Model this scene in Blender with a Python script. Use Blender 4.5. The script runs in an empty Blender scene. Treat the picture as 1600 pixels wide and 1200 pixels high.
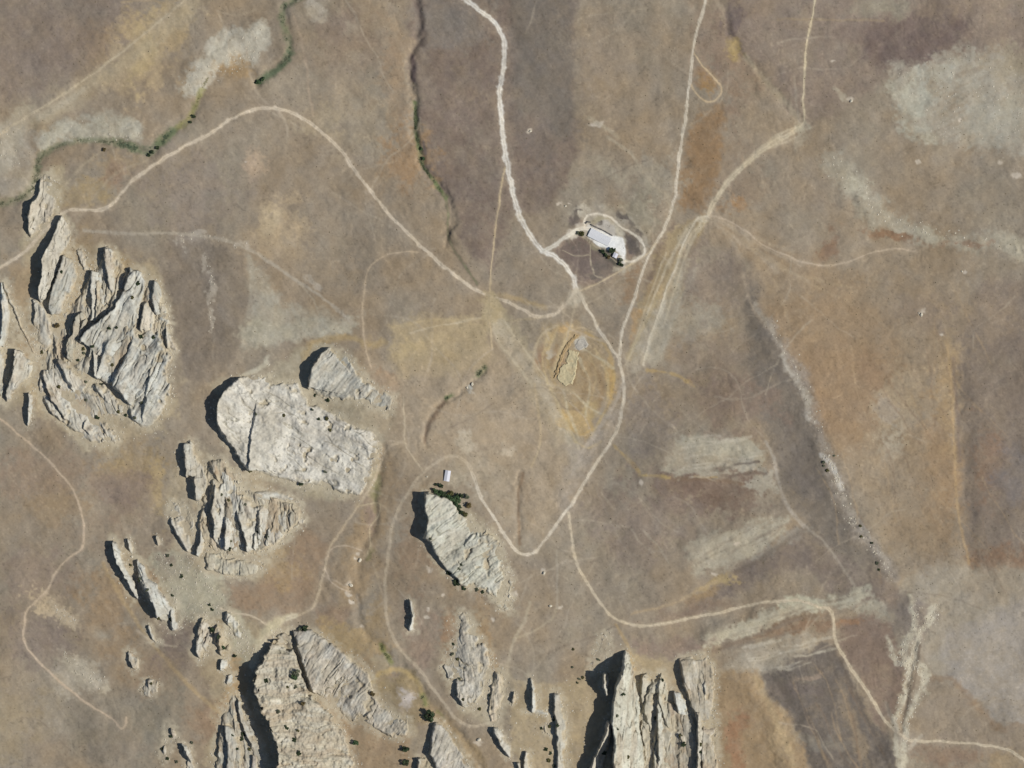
import bpy, math
import numpy as np
from mathutils import Vector

# ------------------------------------------------------------------ camera, sky, sun
S = 0.75                       # metres per reference pixel
def X(u): return (u - 800.0) * S
def Y(v): return (600.0 - v) * S
sc = bpy.context.scene
COL = sc.collection
H = 5000.0
cam_d = bpy.data.cameras.new("camera")
cam_d.sensor_width = 36.0
cam_d.lens = 36.0 * H / (1600 * S)
cam_d.clip_start = 10.0
cam_d.clip_end = 40000.0
cam = bpy.data.objects.new("camera", cam_d)
cam.location = (0, 0, H)
COL.objects.link(cam)
sc.camera = cam

SUN_EL, SUN_AZ = math.radians(43.0), math.radians(100.0)
w = bpy.data.worlds.new("World"); sc.world = w; w.use_nodes = True
nt = w.node_tree
bg = nt.nodes["Background"]
sky = nt.nodes.new("ShaderNodeTexSky")
sky.sky_type = 'NISHITA'; sky.sun_disc = False
sky.ozone_density = 3.0; sky.sun_elevation = SUN_EL; sky.sun_rotation = SUN_AZ
nt.links.new(sky.outputs[0], bg.inputs[0])
bg.inputs[1].default_value = 0.06
sl = bpy.data.lights.new("sun", 'SUN'); sl.energy = 4.12; sl.angle = math.radians(0.5)
sl.color = (1.0, 0.965, 0.91)
so = bpy.data.objects.new("sun", sl); COL.objects.link(so)
sd = Vector((math.cos(SUN_EL) * math.sin(SUN_AZ), math.cos(SUN_EL) * math.cos(SUN_AZ), math.sin(SUN_EL)))
so.rotation_euler = sd.to_track_quat('Z', 'Y').to_euler()
so.location = (0, 0, 800)
sc.view_settings.view_transform = 'Standard'
sc.view_settings.look = 'None'
sc.view_settings.exposure = 0.0
sc.view_settings.gamma = 1.0
sc.cycles.diffuse_bounces = 2

# ------------------------------------------------------------------ numpy helpers
def lin(c):
    c = np.asarray(c, float) / 255.0
    return np.where(c <= 0.04045, c / 12.92, ((c + 0.055) / 1.055) ** 2.4)
_lat = {}
def vnoise(x, y, seed):
    if seed not in _lat:
        _lat[seed] = np.random.RandomState(seed).rand(256, 256).astype(np.float32)
    L = _lat[seed]
    xi = np.floor(x).astype(np.int64); yi = np.floor(y).astype(np.int64)
    fx = (x - xi).astype(np.float32); fy = (y - yi).astype(np.float32)
    fx = fx * fx * fx * (fx * (fx * 6 - 15) + 10); fy = fy * fy * fy * (fy * (fy * 6 - 15) + 10)
    x0 = xi & 255; x1 = (xi + 1) & 255; y0 = yi & 255; y1 = (yi + 1) & 255
    return (L[y0, x0] * (1 - fx) + L[y0, x1] * fx) * (1 - fy) + (L[y1, x0] * (1 - fx) + L[y1, x1] * fx) * fy
def fbm(u, v, scale, octs=4, seed=1, ang=0.0, stretch=1.0, gain=0.5):
    """noise in -1..1; stretched along direction ang (degrees, screen down positive)"""
    a = math.radians(ang); ca, sa = math.cos(a), math.sin(a)
    x = (u * ca + v * sa) / (scale * stretch); y = (-u * sa + v * ca) / scale
    out = 0; amp = 1; tot = 0
    for o in range(octs):
        out = out + amp * (vnoise(x + 17.3 * o, y + 9.1 * o, seed * 31 + o) * 2 - 1)
        tot += amp; amp *= gain; x = x * 2.03; y = y * 2.03
    return out / tot * 1.5
def sstep(a, b, x):
    t = np.clip((x - a) / (b - a), 0, 1)
    return t * t * (3 - 2 * t)
def poly_sd(u, v, poly):
    """signed distance, positive inside"""
    p = np.asarray(poly, float); n = len(p)
    d2 = np.full(u.shape, 1e12); ins = np.zeros(u.shape, bool)
    for i in range(n):
        ax, ay = p[i]; bx, by = p[(i + 1) % n]
        ex, ey = bx - ax, by - ay
        t = np.clip(((u - ax) * ex + (v - ay) * ey) / (ex * ex + ey * ey + 1e-9), 0, 1)
        d2 = np.minimum(d2, (u - ax - t * ex) ** 2 + (v - ay - t * ey) ** 2)
        if ay != by:
            c = ((ay > v) != (by > v)) & (u < (bx - ax) * (v - ay) / (by - ay) + ax)
            ins ^= c
    d = np.sqrt(d2)
    return np.where(ins, d, -d)
def smooth_line(pts, sub=4):
    """Catmull-Rom through the points, any number of components"""
    p = np.asarray(pts, float)
    if len(p) < 3: return p
    q = np.vstack([2 * p[0] - p[1], p, 2 * p[-1] - p[-2]])
    out = []
    for i in range(1, len(q) - 2):
        for k in range(sub):
            t = k / sub
            out.append(0.5 * (2 * q[i] + (q[i + 1] - q[i - 1]) * t + (2 * q[i - 1] - 5 * q[i] + 4 * q[i + 1] - q[i + 2]) * t * t
                       + (3 * q[i] - q[i - 1] - 3 * q[i + 1] + q[i + 2]) * t ** 3))
    out.append(p[-1])
    return np.array(out)

# ------------------------------------------------------------------ ground grid
STEP = 1.5
def axis(lo, hi, far):
    core = np.arange(lo, hi + 0.1, STEP)
    left = [core[0]]; right = [core[-1]]; s = STEP
    while right[-1] < far:
        s *= 1.06
        right.append(right[-1] + s); left.append(left[-1] - s)
    return np.concatenate([np.array(left[1:])[::-1], core, np.array(right[1:])])
gu = axis(-90, 1690, 9000); gv = axis(-90, 1290, 9000)
NU, NV = len(gu), len(gv)
U, V = np.meshgrid(gu, gv)
# lightly warped coordinates so that no outline is clean
wx = fbm(U, V, 34, 4, 101) * 7 + fbm(U, V, 7, 2, 103) * 1.6
wy = fbm(U, V, 34, 4, 102) * 7 + fbm(U, V, 7, 2, 104) * 1.6
UW, VW = U + wx, V + wy
RX = U + fbm(U, V, 16, 2, 105) * 1.1; RY = V + fbm(U, V, 16, 2, 106) * 1.1
def win(u0, v0, u1, v1):
    a = max(np.searchsorted(gu, u0) - 1, 0); b = min(np.searchsorted(gu, u1) + 1, NU)
    c = max(np.searchsorted(gv, v0) - 1, 0); d = min(np.searchsorted(gv, v1) + 1, NV)
    return slice(c, d), slice(a, b)
def line_dist(pts, margin, warp=False, sub=4):
    p = smooth_line(pts, sub)
    D = np.full(U.shape, 1e6)
    A, B = (UW, VW) if warp else (RX, RY)
    for i in range(len(p) - 1):
        ax, ay = p[i][:2]; bx, by = p[i + 1][:2]
        m = margin + 14
        sl_ = win(min(ax, bx) - m, min(ay, by) - m, max(ax, bx) + m, max(ay, by) + m)
        uu, vv = A[sl_], B[sl_]
        ex, ey = bx - ax, by - ay
        t = np.clip(((uu - ax) * ex + (vv - ay) * ey) / (ex * ex + ey * ey + 1e-9), 0, 1)
        D[sl_] = np.minimum(D[sl_], np.hypot(uu - ax - t * ex, vv - ay - t * ey))
    return D

# ------------------------------------------------------------------ terrain relief (metres)
Z = fbm(U, V, 380, 3, 11) * 7 + fbm(U, V, 95, 3, 12) * 2.2 + fbm(U, V, 26, 3, 13) * 0.55 + fbm(U, V, 6, 2, 14) * 0.10
Z += fbm(U, V, 14, 2, 15, ang=55, stretch=4) * 0.22
def ridged(u, v, scale, seed, ang, stretch):
    return 1 - np.abs(fbm(u, v, scale, 3, seed, ang=ang, stretch=stretch)) * 1.6
zone = fbm(U, V, 210, 2, 16)
DR = np.where(zone > 0, ridged(U + wx * 1.5, V + wy * 1.5, 20, 17, 70, 4.5), ridged(U + wx * 1.5, V + wy * 1.5, 20, 18, -30, 4.5))
DR = DR * (1 - .0 * zone) ; DRm = sstep(0, .12, np.abs(zone)) * sstep(-.35, .35, fbm(U, V, 75, 2, 19))
DR2 = ridged(U + wx, V + wy, 9, 20, 25, 3.5)
Z -= sstep(.72, 1.0, DR) * DRm * .28 + sstep(.8, 1.0, DR2) * .07
def relief(pts, height, width, side=0):
    global Z
    D = line_dist(pts, width * 2.5, warp=True)
    Z = Z + height * np.exp(-(D / width) ** 2)
STREAM_W = [(490,-40),(470,-5),(446,8),(441,30),(450,62),(452,85),(440,103),(420,117),(403,128)]
STREAM_W2 = [(400,128),(385,107),(362,100),(342,106),(325,122),(316,140),(306,165),(296,185),(270,205),(247,224),(232,237),(212,232),(180,222),(140,219),(100,225),(66,240),(58,262),(55,285),(42,303),(15,315),(-25,322)]
STREAM_C = [(640,-40),(648,5),(657,40),(648,62),(642,90),(648,128),(649,160),(650,200),(655,232),(659,257),(680,285),(697,308),(700,340),(704,380),(728,418),(746,444)]
for pts, h_, w_ in [(STREAM_W, -1.6, 8), (STREAM_W2, -1.9, 9), (STREAM_C[:-2], -3.0, 7),
                    ([(755,575),(740,592),(720,607),(700,622),(680,645),(668,668),(665,695)], -1.6, 5),
                    ([(600,700),(592,740),(586,790),(580,830),(562,885),(555,920),(558,960),(585,1000),(600,1022),(640,1060),(668,1100),(700,1130),(740,1180),(755,1240)], -2.0, 8),
                    ([(1120,-30),(1140,45),(1163,90),(1200,130),(1232,165),(1252,190)], -1.6, 7),
                    ([(1330,310),(1350,355),(1400,372),(1450,380),(1500,380),(1560,382),(1600,400),(1700,410)], -2.0, 9),
                    ([(1165,430),(1195,500),(1235,575),(1272,645),(1300,720),(1330,790),(1370,850),(1395,900)], 2.0, 26),
                    ([(1040,700),(1100,690),(1160,688),(1205,705)], 3.0, 20), ([(1120,735),(1160,722),(1200,725)], 2.2, 9),
                    ([(1085,860),(1150,830),(1230,800)], 3.5, 26), ([(1105,1000),(1200,965),(1300,945),(1370,930)], 3.6, 20),
                    ([(1430,950),(1425,1020),(1412,1090),(1405,1180),(1400,1240)], 3.0, 22), ([(1428,1010),(1420,1070),(1412,1140)], -1.8, 5),
                    ([(1190,1050),(1230,1110),(1255,1180),(1270,1240)], -2.5, 22), ([(1165,1060),(1200,1110),(1225,1180),(1240,1240)], 3.0, 18),
                    ([(815,745),(808,790),(812,840)], -1.0, 5), ([(0,560),(30,600),(80,690),(140,720)], 1.5, 16),
                    ([(280,130),(340,85),(400,45)], 2.0, 18), ([(60,215),(130,195),(200,205)], 1.6, 14),
                    ([(1500,610),(1505,700),(1510,800),(1520,880)], -1.8, 14),
                    ([(400,525),(470,520),(540,500)], 1.6, 16), ([(560,480),(640,520),(760,505)], 1.0, 14)]:
    relief(pts, h_, w_)

# ------------------------------------------------------------------ ground colour (albedo of soil, dry grass, scree)
C = np.zeros(U.shape + (3,)) + lin((147, 134, 115))
n_big = fbm(U, V, 150, 4, 21); n_mid = fbm(U, V, 42, 4, 22); n_fin = fbm(U, V, 9, 3, 23); n_str = np.where(U + wx * 8 < 900, fbm(U, V, 4.5, 3, 24, ang=58, stretch=6), fbm(U, V, 4.5, 3, 24, ang=-28, stretch=6)) * .8
n_hue = fbm(U, V, 70, 4, 25)
def mix_full(wt, col):
    global C
    C += (lin(col) - C) * wt[..., None]
mix_full(np.clip(n_hue * 0.65, 0, 0.5), (150, 130, 102))
mix_full(np.clip(-n_hue * 0.6, 0, 0.5), (147, 139, 122))
mix_full(np.clip(n_mid * 0.3 - 0.03, 0, 0.4), (168, 155, 135))
mix_full(np.clip(-n_mid * 0.28 - 0.03, 0, 0.3), (131, 119, 102))
edge_n = fbm(U, V, 22, 4, 26)
edge_f = fbm(U, V, 5, 3, 27)
patch_n = np.clip(0.93 + 0.28 * fbm(U, V, 30, 4, 34) + 0.22 * fbm(U, V, 5, 3, 35), 0.12, 1.15)
def paint(w_, sl_, col, s):
    s = s * 1.22 * patch_n[sl_]
    c_ = np.array(col, float) + (0, 0, -1); m_ = c_.mean(); sat = c_[0] - c_[2]
    if sat > 38: c_ = m_ + (c_ - m_) * (38 + (sat - 38) * .7) / sat
    col = c_
    C[sl_] += (lin(col) - C[sl_]) * np.clip(w_ * s, 0, 1)[..., None]
def E(cx, cy, rx, ry, ang, col, s=0.8, rag=0.55, fine=0.35):
    m = max(rx, ry) * 1.5 + 12
    sl_ = win(cx - m, cy - m, cx + m, cy + m)
    a = math.radians(ang); du = UW[sl_] - cx; dv = VW[sl_] - cy
    q = np.hypot((du * math.cos(a) + dv * math.sin(a)) / rx, (-du * math.sin(a) + dv * math.cos(a)) / ry)
    paint(sstep(1.4, 0.42, q + edge_n[sl_] * rag + edge_f[sl_] * fine), sl_, col, s)
def P(poly, col, s=0.8, soft=7, rag=6, fine=4, warp=True, streak=0.0):
    p = np.asarray(poly, float); m = soft + rag + 14
    sl_ = win(p[:, 0].min() - m, p[:, 1].min() - m, p[:, 0].max() + m, p[:, 1].max() + m)
    A, B = (UW, VW) if warp else (RX, RY)
    d = poly_sd(A[sl_], B[sl_], poly) + edge_n[sl_] * rag + edge_f[sl_] * fine
    w_ = sstep(-soft, soft, d)
    if streak: w_ = w_ * (1 - streak * np.clip(n_str[sl_] + 0.3, 0, 1))
    paint(w_, sl_, col, s)
def Ln(pts, col, width, s=0.8, soft=1.0, rag=0.5, warp=False, gaps=0.0, gs=7):
    """soft band along a line; width is full width in px"""
    D = line_dist(pts, width * 2 + 6, warp=warp)
    sl_ = D < width * 2.5 + 6
    w_ = sstep(width * (0.5 + 0.45 * soft), width * max(0.5 - 0.45 * soft, 0.02), D[sl_] * (1 + 0.35 * edge_f[sl_]) + edge_n[sl_] * rag)
    if gaps: w_ = w_ * (1 - gaps * sstep(-0.2, 0.5, fbm(U[sl_], V[sl_], gs, 2, 28)))
    C[sl_] += (lin(col) - C[sl_]) * np.clip(w_ * s, 0, 1)[..., None]

# aprons of scree and bare soil round the rocks
P([(40,400),(110,395),(160,380),(250,430),(285,520),(280,640),(240,680),(160,705),(90,670),(40,610),(15,500)], (172,156,126), .62, 8, rag=12)
P([(0,540),(60,540),(60,610),(20,640),(0,620)], (170,156,128), .6, 8); P([(330,600),(420,580),(500,530),(620,610),(620,660),(600,700),(590,760),(560,785),(460,770),(380,745)], (172,162,138), .6, 8)
P([(285,690),(330,715),(400,750),(480,800),(440,870),(410,905),(310,900),(265,865),(260,790)], (172,158,132), .65, 8); P([(170,840),(215,860),(270,920),(300,990),(250,985),(190,920)], (166,152,126), .55, 7)
P([(300,955),(420,975),(520,990),(600,1040),(650,1130),(650,1560),(250,1560),(340,1130)], (168,152,122), .6, 10, rag=12); P([(660,770),(720,790),(780,830),(800,920),(800,960),(740,925),(690,895),(650,830)], (172,160,134), .6, 7)
P([(700,950),(750,960),(790,1040),(800,1090),(780,1140),(720,1115),(690,1050)], (168,156,132), .65, 8); P([(800,1070),(860,1070),(930,1050),(980,1010),(1060,1030),(1122,1015),(1135,1120),(1130,1560),(780,1560)], (168,150,118), .7, 9, rag=10)
P([(30,270),(95,265),(100,330),(110,350),(100,390),(60,400),(35,380)], (170,158,130), .55, 6)
# broad tracts
P([(648,-400),(900,-400),(900,230),(860,330),(800,330),(770,420),(730,400),(704,330),(665,270),(655,150),(640,80)], (124,110,99), .72, 10)
P([(655,20),(720,10),(760,60),(700,75),(660,75)], (136,127,117), .6, 10)
E(850, 120, 55, 130, 0, (118,108,99), .55); E(880, 60, 35, 60, 0, (112,102,93), .5)
E(950, 90, 60, 70, 0, (152,137,118), .5); E(700, 20, 60, 40, 0, (132,123,112), .6)
P([(-300,-400),(300,-400),(200,60),(60,150),(-300,200)], (138,124,111), .6, 20)
E(230, 70, 70, 50, -50, (176,154,118), .85); E(205, 110, 50, 40, -30, (172,152,122), .8); E(225, 75, 18, 55, 10, (186,164,120), .6)
E(150, 70, 26, 35, 0, (160,138,112), .5); E(60, 80, 70, 60, 0, (131,118,107), .5)
P([(90,195),(140,180),(200,180),(222,205),(215,225),(140,215),(90,222),(60,238),(58,215)], (174,168,150), .8, 8)
P([(0,200),(50,200),(60,240),(50,290),(30,310),(-30,310),(-30,210)], (165,155,138), .65, 14, rag=12)
E(30, 190, 40, 16, -35, (176,164,140), .6)
P([(280,125),(300,105),(330,75),(370,50),(405,38),(418,60),(405,100),(385,100),(350,98),(325,115),(315,135),(285,145)], (176,169,152), .8, 6, rag=8, fine=5)
E(365, 108, 26, 16, 0, (160,134,98), .8); E(350, 60, 28, 12, -35, (196,190,172), .7); E(408, 50, 14, 12, 0, (190,184,166), .6)
E(180, 262, 40, 22, -20, (162,140,108), .6); E(140, 300, 45, 22, 0, (166,144,104), .6); E(180, 280, 20, 20, 0, (146,124,106), .5)
E(550, 90, 50, 70, 0, (138,121,104), .5); E(560, 170, 50, 80, 0, (160,146,124), .5); E(620, 130, 26, 90, 0, (158,134,106), .5)
E(640, 250, 35, 45, 0, (152,124,92), .65); E(500, 190, 40, 20, 0, (168,152,124), .5); E(520, 40, 24, 30, 0, (134,119,106), .4)
P([(486,0),(512,15),(514,38),(500,36),(488,20)], (178,168,150), .6, 5)
E(395, 262, 20, 22, 0, (176,154,128), .7); E(440, 360, 45, 42, 20, (178,158,128), .75); E(420, 345, 16, 20, 0, (184,166,134), .5)
E(300, 300, 80, 55, 0, (142,130,117), .6); E(470, 430, 90, 50, 20, (150,134,112), .5)
P([(270,360),(300,360),(325,400),(345,480),(340,560),(300,590),(275,560),(275,460)], (128,116,104), .65, 14)
P([(280,370),(310,362),(330,385),(360,470),(362,520),(345,500),(325,440),(290,410)], (156,146,133), .6, 8, fine=5)
P([(384,400),(400,410),(440,470),(520,495),(560,505),(540,520),(470,525),(410,540),(372,525),(390,470)], (166,158,140), .75, 10, streak=.3)
E(400, 515, 26, 14, 0, (182,176,156), .6); E(480, 510, 60, 14, -6, (168,162,144), .5)
E(120, 395, 30, 28, 0, (158,136,102), .6); E(120, 460, 18, 50, 0, (170,144,104), .75); E(35, 440, 26, 40, 0, (160,140,112), .7)
E(100, 500, 22, 26, 0, (172,150,112), .7); E(190, 425, 24, 30, 0, (168,144,104), .75); E(40, 530, 18, 26, 0, (160,136,104), .6)
E(140, 630, 20, 20, 0, (162,140,116), .6); E(190, 645, 16, 14, 0, (172,160,136), .6)
P([(282,380),(286,450),(276,560),(282,620),(262,620),(264,520),(256,470),(262,400)], (138,125,110), .5, 8)
E(80, 745, 120, 40, 0, (148,128,108), .5); E(210, 720, 60, 26, -8, (158,136,100), .65); E(245, 760, 14, 50, 0, (172,150,110), .65)
E(195, 770, 40, 34, 0, (134,119,107), .6); E(90, 790, 50, 30, 0, (152,132,104), .6); E(150, 830, 60, 30, 0, (146,128,108), .4)
E(70, 1000, 50, 44, 0, (128,115,105), .6); E(60, 900, 60, 40, 0, (142,126,112), .5)
E(120, 1055, 26, 26, 50, (168,158,140), .8, .8, .6); E(148, 1072, 14, 10, 0, (186,174,154), .8, .6); E(95, 1028, 10, 14, 0, (166,152,134), .6)
E(160, 990, 18, 12, 0, (166,158,142), .75); E(80, 945, 26, 14, 20, (178,160,132), .75, 1.0, .9); E(105, 970, 18, 12, 30, (176,160,134), .7, .9, .9)
E(20, 1130, 60, 60, 0, (146,132,108), .5); E(130, 1150, 40, 40, 0, (140,130,112), .5); E(250, 1120, 40, 60, 0, (138,130,114), .6)
E(170, 930, 44, 40, 50, (150,126,96), .5); E(180, 1000, 30, 60, -40, (154,130,100), .5); E(230, 1050, 26, 34, -30, (150,130,108), .5)
E(270, 1010, 34, 30, 0, (128,114,104), .55); E(330, 1130, 36, 36, 0, (146,122,98), .55); E(372, 1060, 14, 40, 12, (176,146,104), .7)
P([(240,865),(300,870),(345,920),(350,950),(345,960),(320,960),(280,975),(262,930),(250,900)], (158,152,132), .75, 10, fine=6, streak=.35)
E(320, 925, 34, 26, 20, (170,164,142), .7, .7, .6); E(262, 880, 18, 24, 0, (130,116,102), .55); E(235, 900, 10, 30, -30, (158,128,96), .6)
P([(350,925),(420,900),(450,860),(480,830),(520,850),(500,900),(490,935),(450,960),(380,960)], (150,128,104), .7, 12)
E(445, 890, 30, 24, 0, (168,140,98), .5); E(330, 905, 20, 8, 0, (196,190,166), .5)
P([(350,955),(372,960),(390,985),(400,1000),(400,1030),(385,1035),(370,1020),(355,990)], (172,166,142), .8, 5, fine=4)
E(520, 960, 26, 20, 0, (146,124,102), .6); E(545, 1000, 50, 26, 15, (168,144,104), .7); E(560, 1045, 40, 30, 20, (156,134,104), .6)
P([(600,1045),(640,1050),(660,1080),(655,1130),(620,1110),(590,1070)], (150,132,100), .75, 8); E(634, 1088, 12, 12, 0, (186,176,166), .8)
P([(485,1085),(510,1090),(540,1120),(580,1140),(640,1150),(650,1190),(640,1560),(560,1560),(535,1160),(500,1115)], (158,136,108), .85, 7)
P([(660,1100),(680,1100),(720,1140),(760,1190),(770,1560),(740,1560),(700,1160),(660,1130)], (160,138,104), .7, 8)
P([(545,730),(600,700),(625,720),(625,760),(610,800),(600,880),(560,940),(530,950),(520,900),(560,800)], (158,136,106), .65, 10)
E(575, 810, 10, 30, 0, (140,122,108), .6); E(530, 800, 26, 40, 30, (152,138,120), .5); E(588, 760, 8, 36, 0, (142,136,98), .6)
E(650, 860, 30, 60, 0, (146,126,104), .6); E(660, 1000, 40, 46, 20, (146,126,110), .5); E(700, 990, 14, 40, 10, (158,126,94), .6); E(762, 1000, 10, 50, -14, (160,132,96), .6)
E(590, 980, 24, 46, -20, (158,136,102), .6)
# centre
P([(612,508),(660,500),(740,497),(770,505),(765,560),(740,575),(700,585),(640,585),(608,560),(618,530)], (174,155,120), .6, 8); Ln([(612,512),(660,502),(760,498)], (182,164,128), 4, .6)
E(640, 545, 28, 16, 0, (182,160,114), .5); E(675, 560, 30, 12, 0, (150,132,100), .5); E(600, 600, 30, 20, 20, (156,126,98), .7)
P([(766,480),(800,500),(850,590),(880,640),(905,690),(870,690),(830,620),(790,560),(765,520)], (174,160,130), .75, 8, streak=.4)
Ln([(765,490),(800,540),(835,590),(865,640),(890,690),(900,730)], (184,173,150), 15, .85, 1.0, 2, gaps=.25); Ln([(775,510),(830,615),(855,660),(880,720)], (178,166,142), 9, .6, 1, 2, gaps=.3)
Ln([(582,1066),(592,1054),(615,1045),(635,1050),(655,1068),(658,1085)], (182,160,112), 7, .6, 1, 1)
E(700, 640, 60, 50, 0, (162,146,124), .6); E(760, 660, 60, 60, 0, (160,144,122), .6); E(650, 640, 20, 70, 0, (160,146,126), .5)
E(735, 730, 44, 34, 0, (168,158,138), .65); E(780, 770, 36, 50, 0, (160,150,132), .55); E(690, 700, 36, 20, 0, (160,138,108), .6)
E(730, 692, 18, 12, 30, (182,168,146), .6); E(715, 635, 30, 12, -10, (164,138,106), .5); E(820, 770, 10, 50, 0, (150,126,98), .6); E(850, 770, 30, 60, 20, (160,142,118), .5)
P([(850,510),(880,502),(925,520),(950,545),(965,590),(960,640),(925,680),(900,675),(875,640),(860,600),(832,580),(835,540)], (170,148,112), .55, 7)
E(925, 600, 24, 44, 0, (160,136,102), .5); E(905, 650, 18, 22, 0, (184,156,106), .5, .8, .6); E(955, 590, 6, 36, 0, (192,154,92), .7); E(870, 560, 14, 20, 0, (160,128,92), .6)
E(845, 560, 8, 20, 0, (152,116,90), .5); E(930, 640, 14, 14, 0, (184,160,112), .5); E(880, 515, 14, 6, -20, (190,156,104), .6)
P([(880,700),(905,690),(960,600),(968,640),(955,690),(925,740),(880,800),(860,780),(880,740)], (166,154,138), .65, 8, streak=.5)
for pl, cl, wd_ in [([(1100,345),(1072,400),(1040,455),(1012,510),(985,560)], (182,158,110), 9), ([(1075,372),(1050,420),(1022,475),(1000,530)], (156,122,84), 7), ([(1092,352),(1070,395),(1050,450),(1030,510),(1012,560)], (178,170,148), 8),
    ([(1020,440),(1004,490),(990,540)], (150,124,92), 8), ([(1085,420),(1060,480),(1035,540),(1020,570)], (172,164,144), 9), ([(1052,350),(1040,385),(1020,430)], (128,112,96), 7)]:
    Ln(pl, cl, wd_, .8, 1, 1.5, gaps=.35, gs=9)
P([(1100,330),(1085,400),(1050,480),(1000,560),(975,560),(1000,480),(1030,400),(1060,350)], (160,142,110), .8, 6)
P([(1075,350),(1060,420),(1040,470),(1010,540),(1000,560),(1020,570),(1050,520),(1060,450),(1090,380)], (164,156,138), .7, 8)
E(1000, 540, 50, 40, 0, (150,140,126), .3); E(985, 440, 14, 40, 20, (150,122,92), .6); E(1030, 400, 8, 36, 24, (120,104,90), .5); E(990, 500, 8, 30, 15, (176,140,92), .6)
P([(1085,170),(1135,170),(1125,230),(1115,290),(1095,330),(1065,320),(1070,240)], (152,122,88), .8, 10)
E(1105, 130, 14, 22, -20, (164,128,80), .7); E(1150, 100, 34, 80, 0, (142,120,100), .5); E(1100, 60, 24, 60, 0, (142,124,108), .5)
E(1150, 280, 40, 50, 0, (142,124,104), .5); E(1150, 325, 24, 14, 20, (166,128,86), .65)
E(1020, 290, 40, 40, 30, (158,148,130), .65); E(960, 270, 40, 14, 40, (160,150,130), .5); E(1000, 330, 26, 40, 0, (158,149,128), .6)
P([(560,580),(700,560),(790,520),(870,620),(900,740),(850,830),(800,850),(740,730),(640,735),(590,700)], (166,150,127), .5, 16)
P([(620,500),(760,495),(770,560),(700,590),(620,590)], (176,156,120), .3, 8)
# compound
P([(905,318),(960,335),(1000,365),(1010,395),(990,408),(970,425),(905,450),(870,410),(860,395),(885,370),(900,345)], (140,124,110), .75, 5)
P([(870,400),(895,370),(915,378),(935,390),(955,408),(930,425),(905,430)], (116,103,95), .9, 4, warp=False); P([(930,398),(950,405),(965,420),(940,436),(925,425)], (118,108,99), .6, 4, warp=False)
P([(898,328),(910,330),(905,350),(893,354),(888,345)], (114,102,95), .85, 3, 2, 1, warp=False)
P([(958,332),(985,345),(1003,365),(1000,372),(980,358),(960,345)], (118,104,96), .8, 3, 2, 2, warp=False)
P([(976,364),(990,366),(1002,378),(1003,392),(996,400),(984,398),(978,385)], (106,97,92), .9, 2.5, 2, 3, warp=False)
P([(915,345),(922,334),(945,334),(965,345),(978,362),(978,405),(985,412),(975,425),(966,420),(968,400),(935,388),(905,362),(895,360)], (184,177,160), .75, 3, 2, 3, warp=False)
P([(917,350),(960,368),(973,370),(977,390),(977,405),(975,420),(970,418),(972,400),(962,390),(950,390),(935,385),(920,372)], (232,231,225), 1.0, 1.6, 1, 1, warp=False)
P([(890,335),(915,318),(960,326),(1000,350),(1014,385),(1000,412),(975,430),(960,420),(985,405),(1000,390),(985,362),(940,340),(915,345)], (172,163,144), .6, 4, 3, 4, warp=False); P([(898,322),(912,318),(924,326),(916,338),(904,334)], (186,177,158), .8, 3, 2, 3, warp=False); P([(885,362),(902,352),(916,346),(918,358),(902,366),(890,374)], (196,188,172), .8, 3, 2, 3, warp=False)
P([(930,350),(945,342),(958,352),(962,366),(957,368),(930,356)], (178,172,162), .9, 2, 1, 1, warp=False); P([(922,346),(935,336),(950,340),(930,350)], (168,158,132), .8, 2, 1, 1, warp=False)
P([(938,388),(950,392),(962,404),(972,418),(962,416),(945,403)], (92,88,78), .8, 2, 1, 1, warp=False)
P([(918,372),(934,384),(940,396),(925,388)], (138,130,108), .8, 2, 1, 1, warp=False)
# north-east
P([(1130,-400),(2100,-400),(2100,60),(1500,110),(1390,120),(1300,180),(1260,190),(1200,120),(1140,60)], (137,122,109), .6, 14)
P([(1350,40),(1480,15),(1510,30),(1505,75),(1470,90),(1430,105),(1395,115),(1350,90)], (114,100,93), .75, 12)
E(1148, 25, 14, 26, 0, (112,100,96), .7); E(1345, 50, 34, 20, 0, (124,108,98), .5); E(1380, 8, 40, 18, 0, (146,138,120), .6)
P([(1395,105),(1430,105),(1470,90),(1505,80),(1540,75),(1600,110),(1680,140),(1680,230),(1600,240),(1500,230),(1450,215),(1415,190),(1398,140)], (168,160,143), .72, 12, rag=14, fine=9, streak=.55)
E(1430, 150, 34, 36, 40, (180,176,158), .65); E(1470, 115, 30, 16, 0, (174,170,154), .6); E(1440, 205, 26, 14, 20, (176,172,154), .6); E(1560, 180, 60, 40, 0, (162,157,142), .6); E(1585, 100, 40, 24, 20, (160,148,126), .6)
P([(1280,240),(1310,240),(1350,280),(1380,310),(1420,345),(1480,365),(1560,360),(1620,385),(1620,400),(1500,385),(1420,372),(1360,350),(1330,310),(1290,275)], (162,154,136), .7, 8, rag=9, fine=6)
E(1342, 290, 24, 14, 30, (182,176,156), .7, .6, .6); E(1315, 150, 18, 6, 50, (176,166,146), .7, .7); E(1445, 365, 22, 10, 15, (178,172,152), .6); E(1590, 390, 30, 12, 40, (176,168,148), .6)
E(1400, 370, 50, 6, 12, (136,108,84), .8); E(1520, 378, 34, 5, 0, (138,110,88), .7)
E(1560, 320, 60, 40, 0, (150,138,120), .5); E(1250, 300, 60, 40, 0, (146,132,114), .4)
P([(1120,345),(1180,370),(1240,400),(1270,420),(1330,440),(1300,520),(1240,500),(1200,440),(1150,390)], (158,138,112), .6, 12, streak=.5)
E(1290, 390, 14, 26, 20, (136,108,86), .6); E(1300, 440, 40, 20, 0, (152,130,102), .5)
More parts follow.
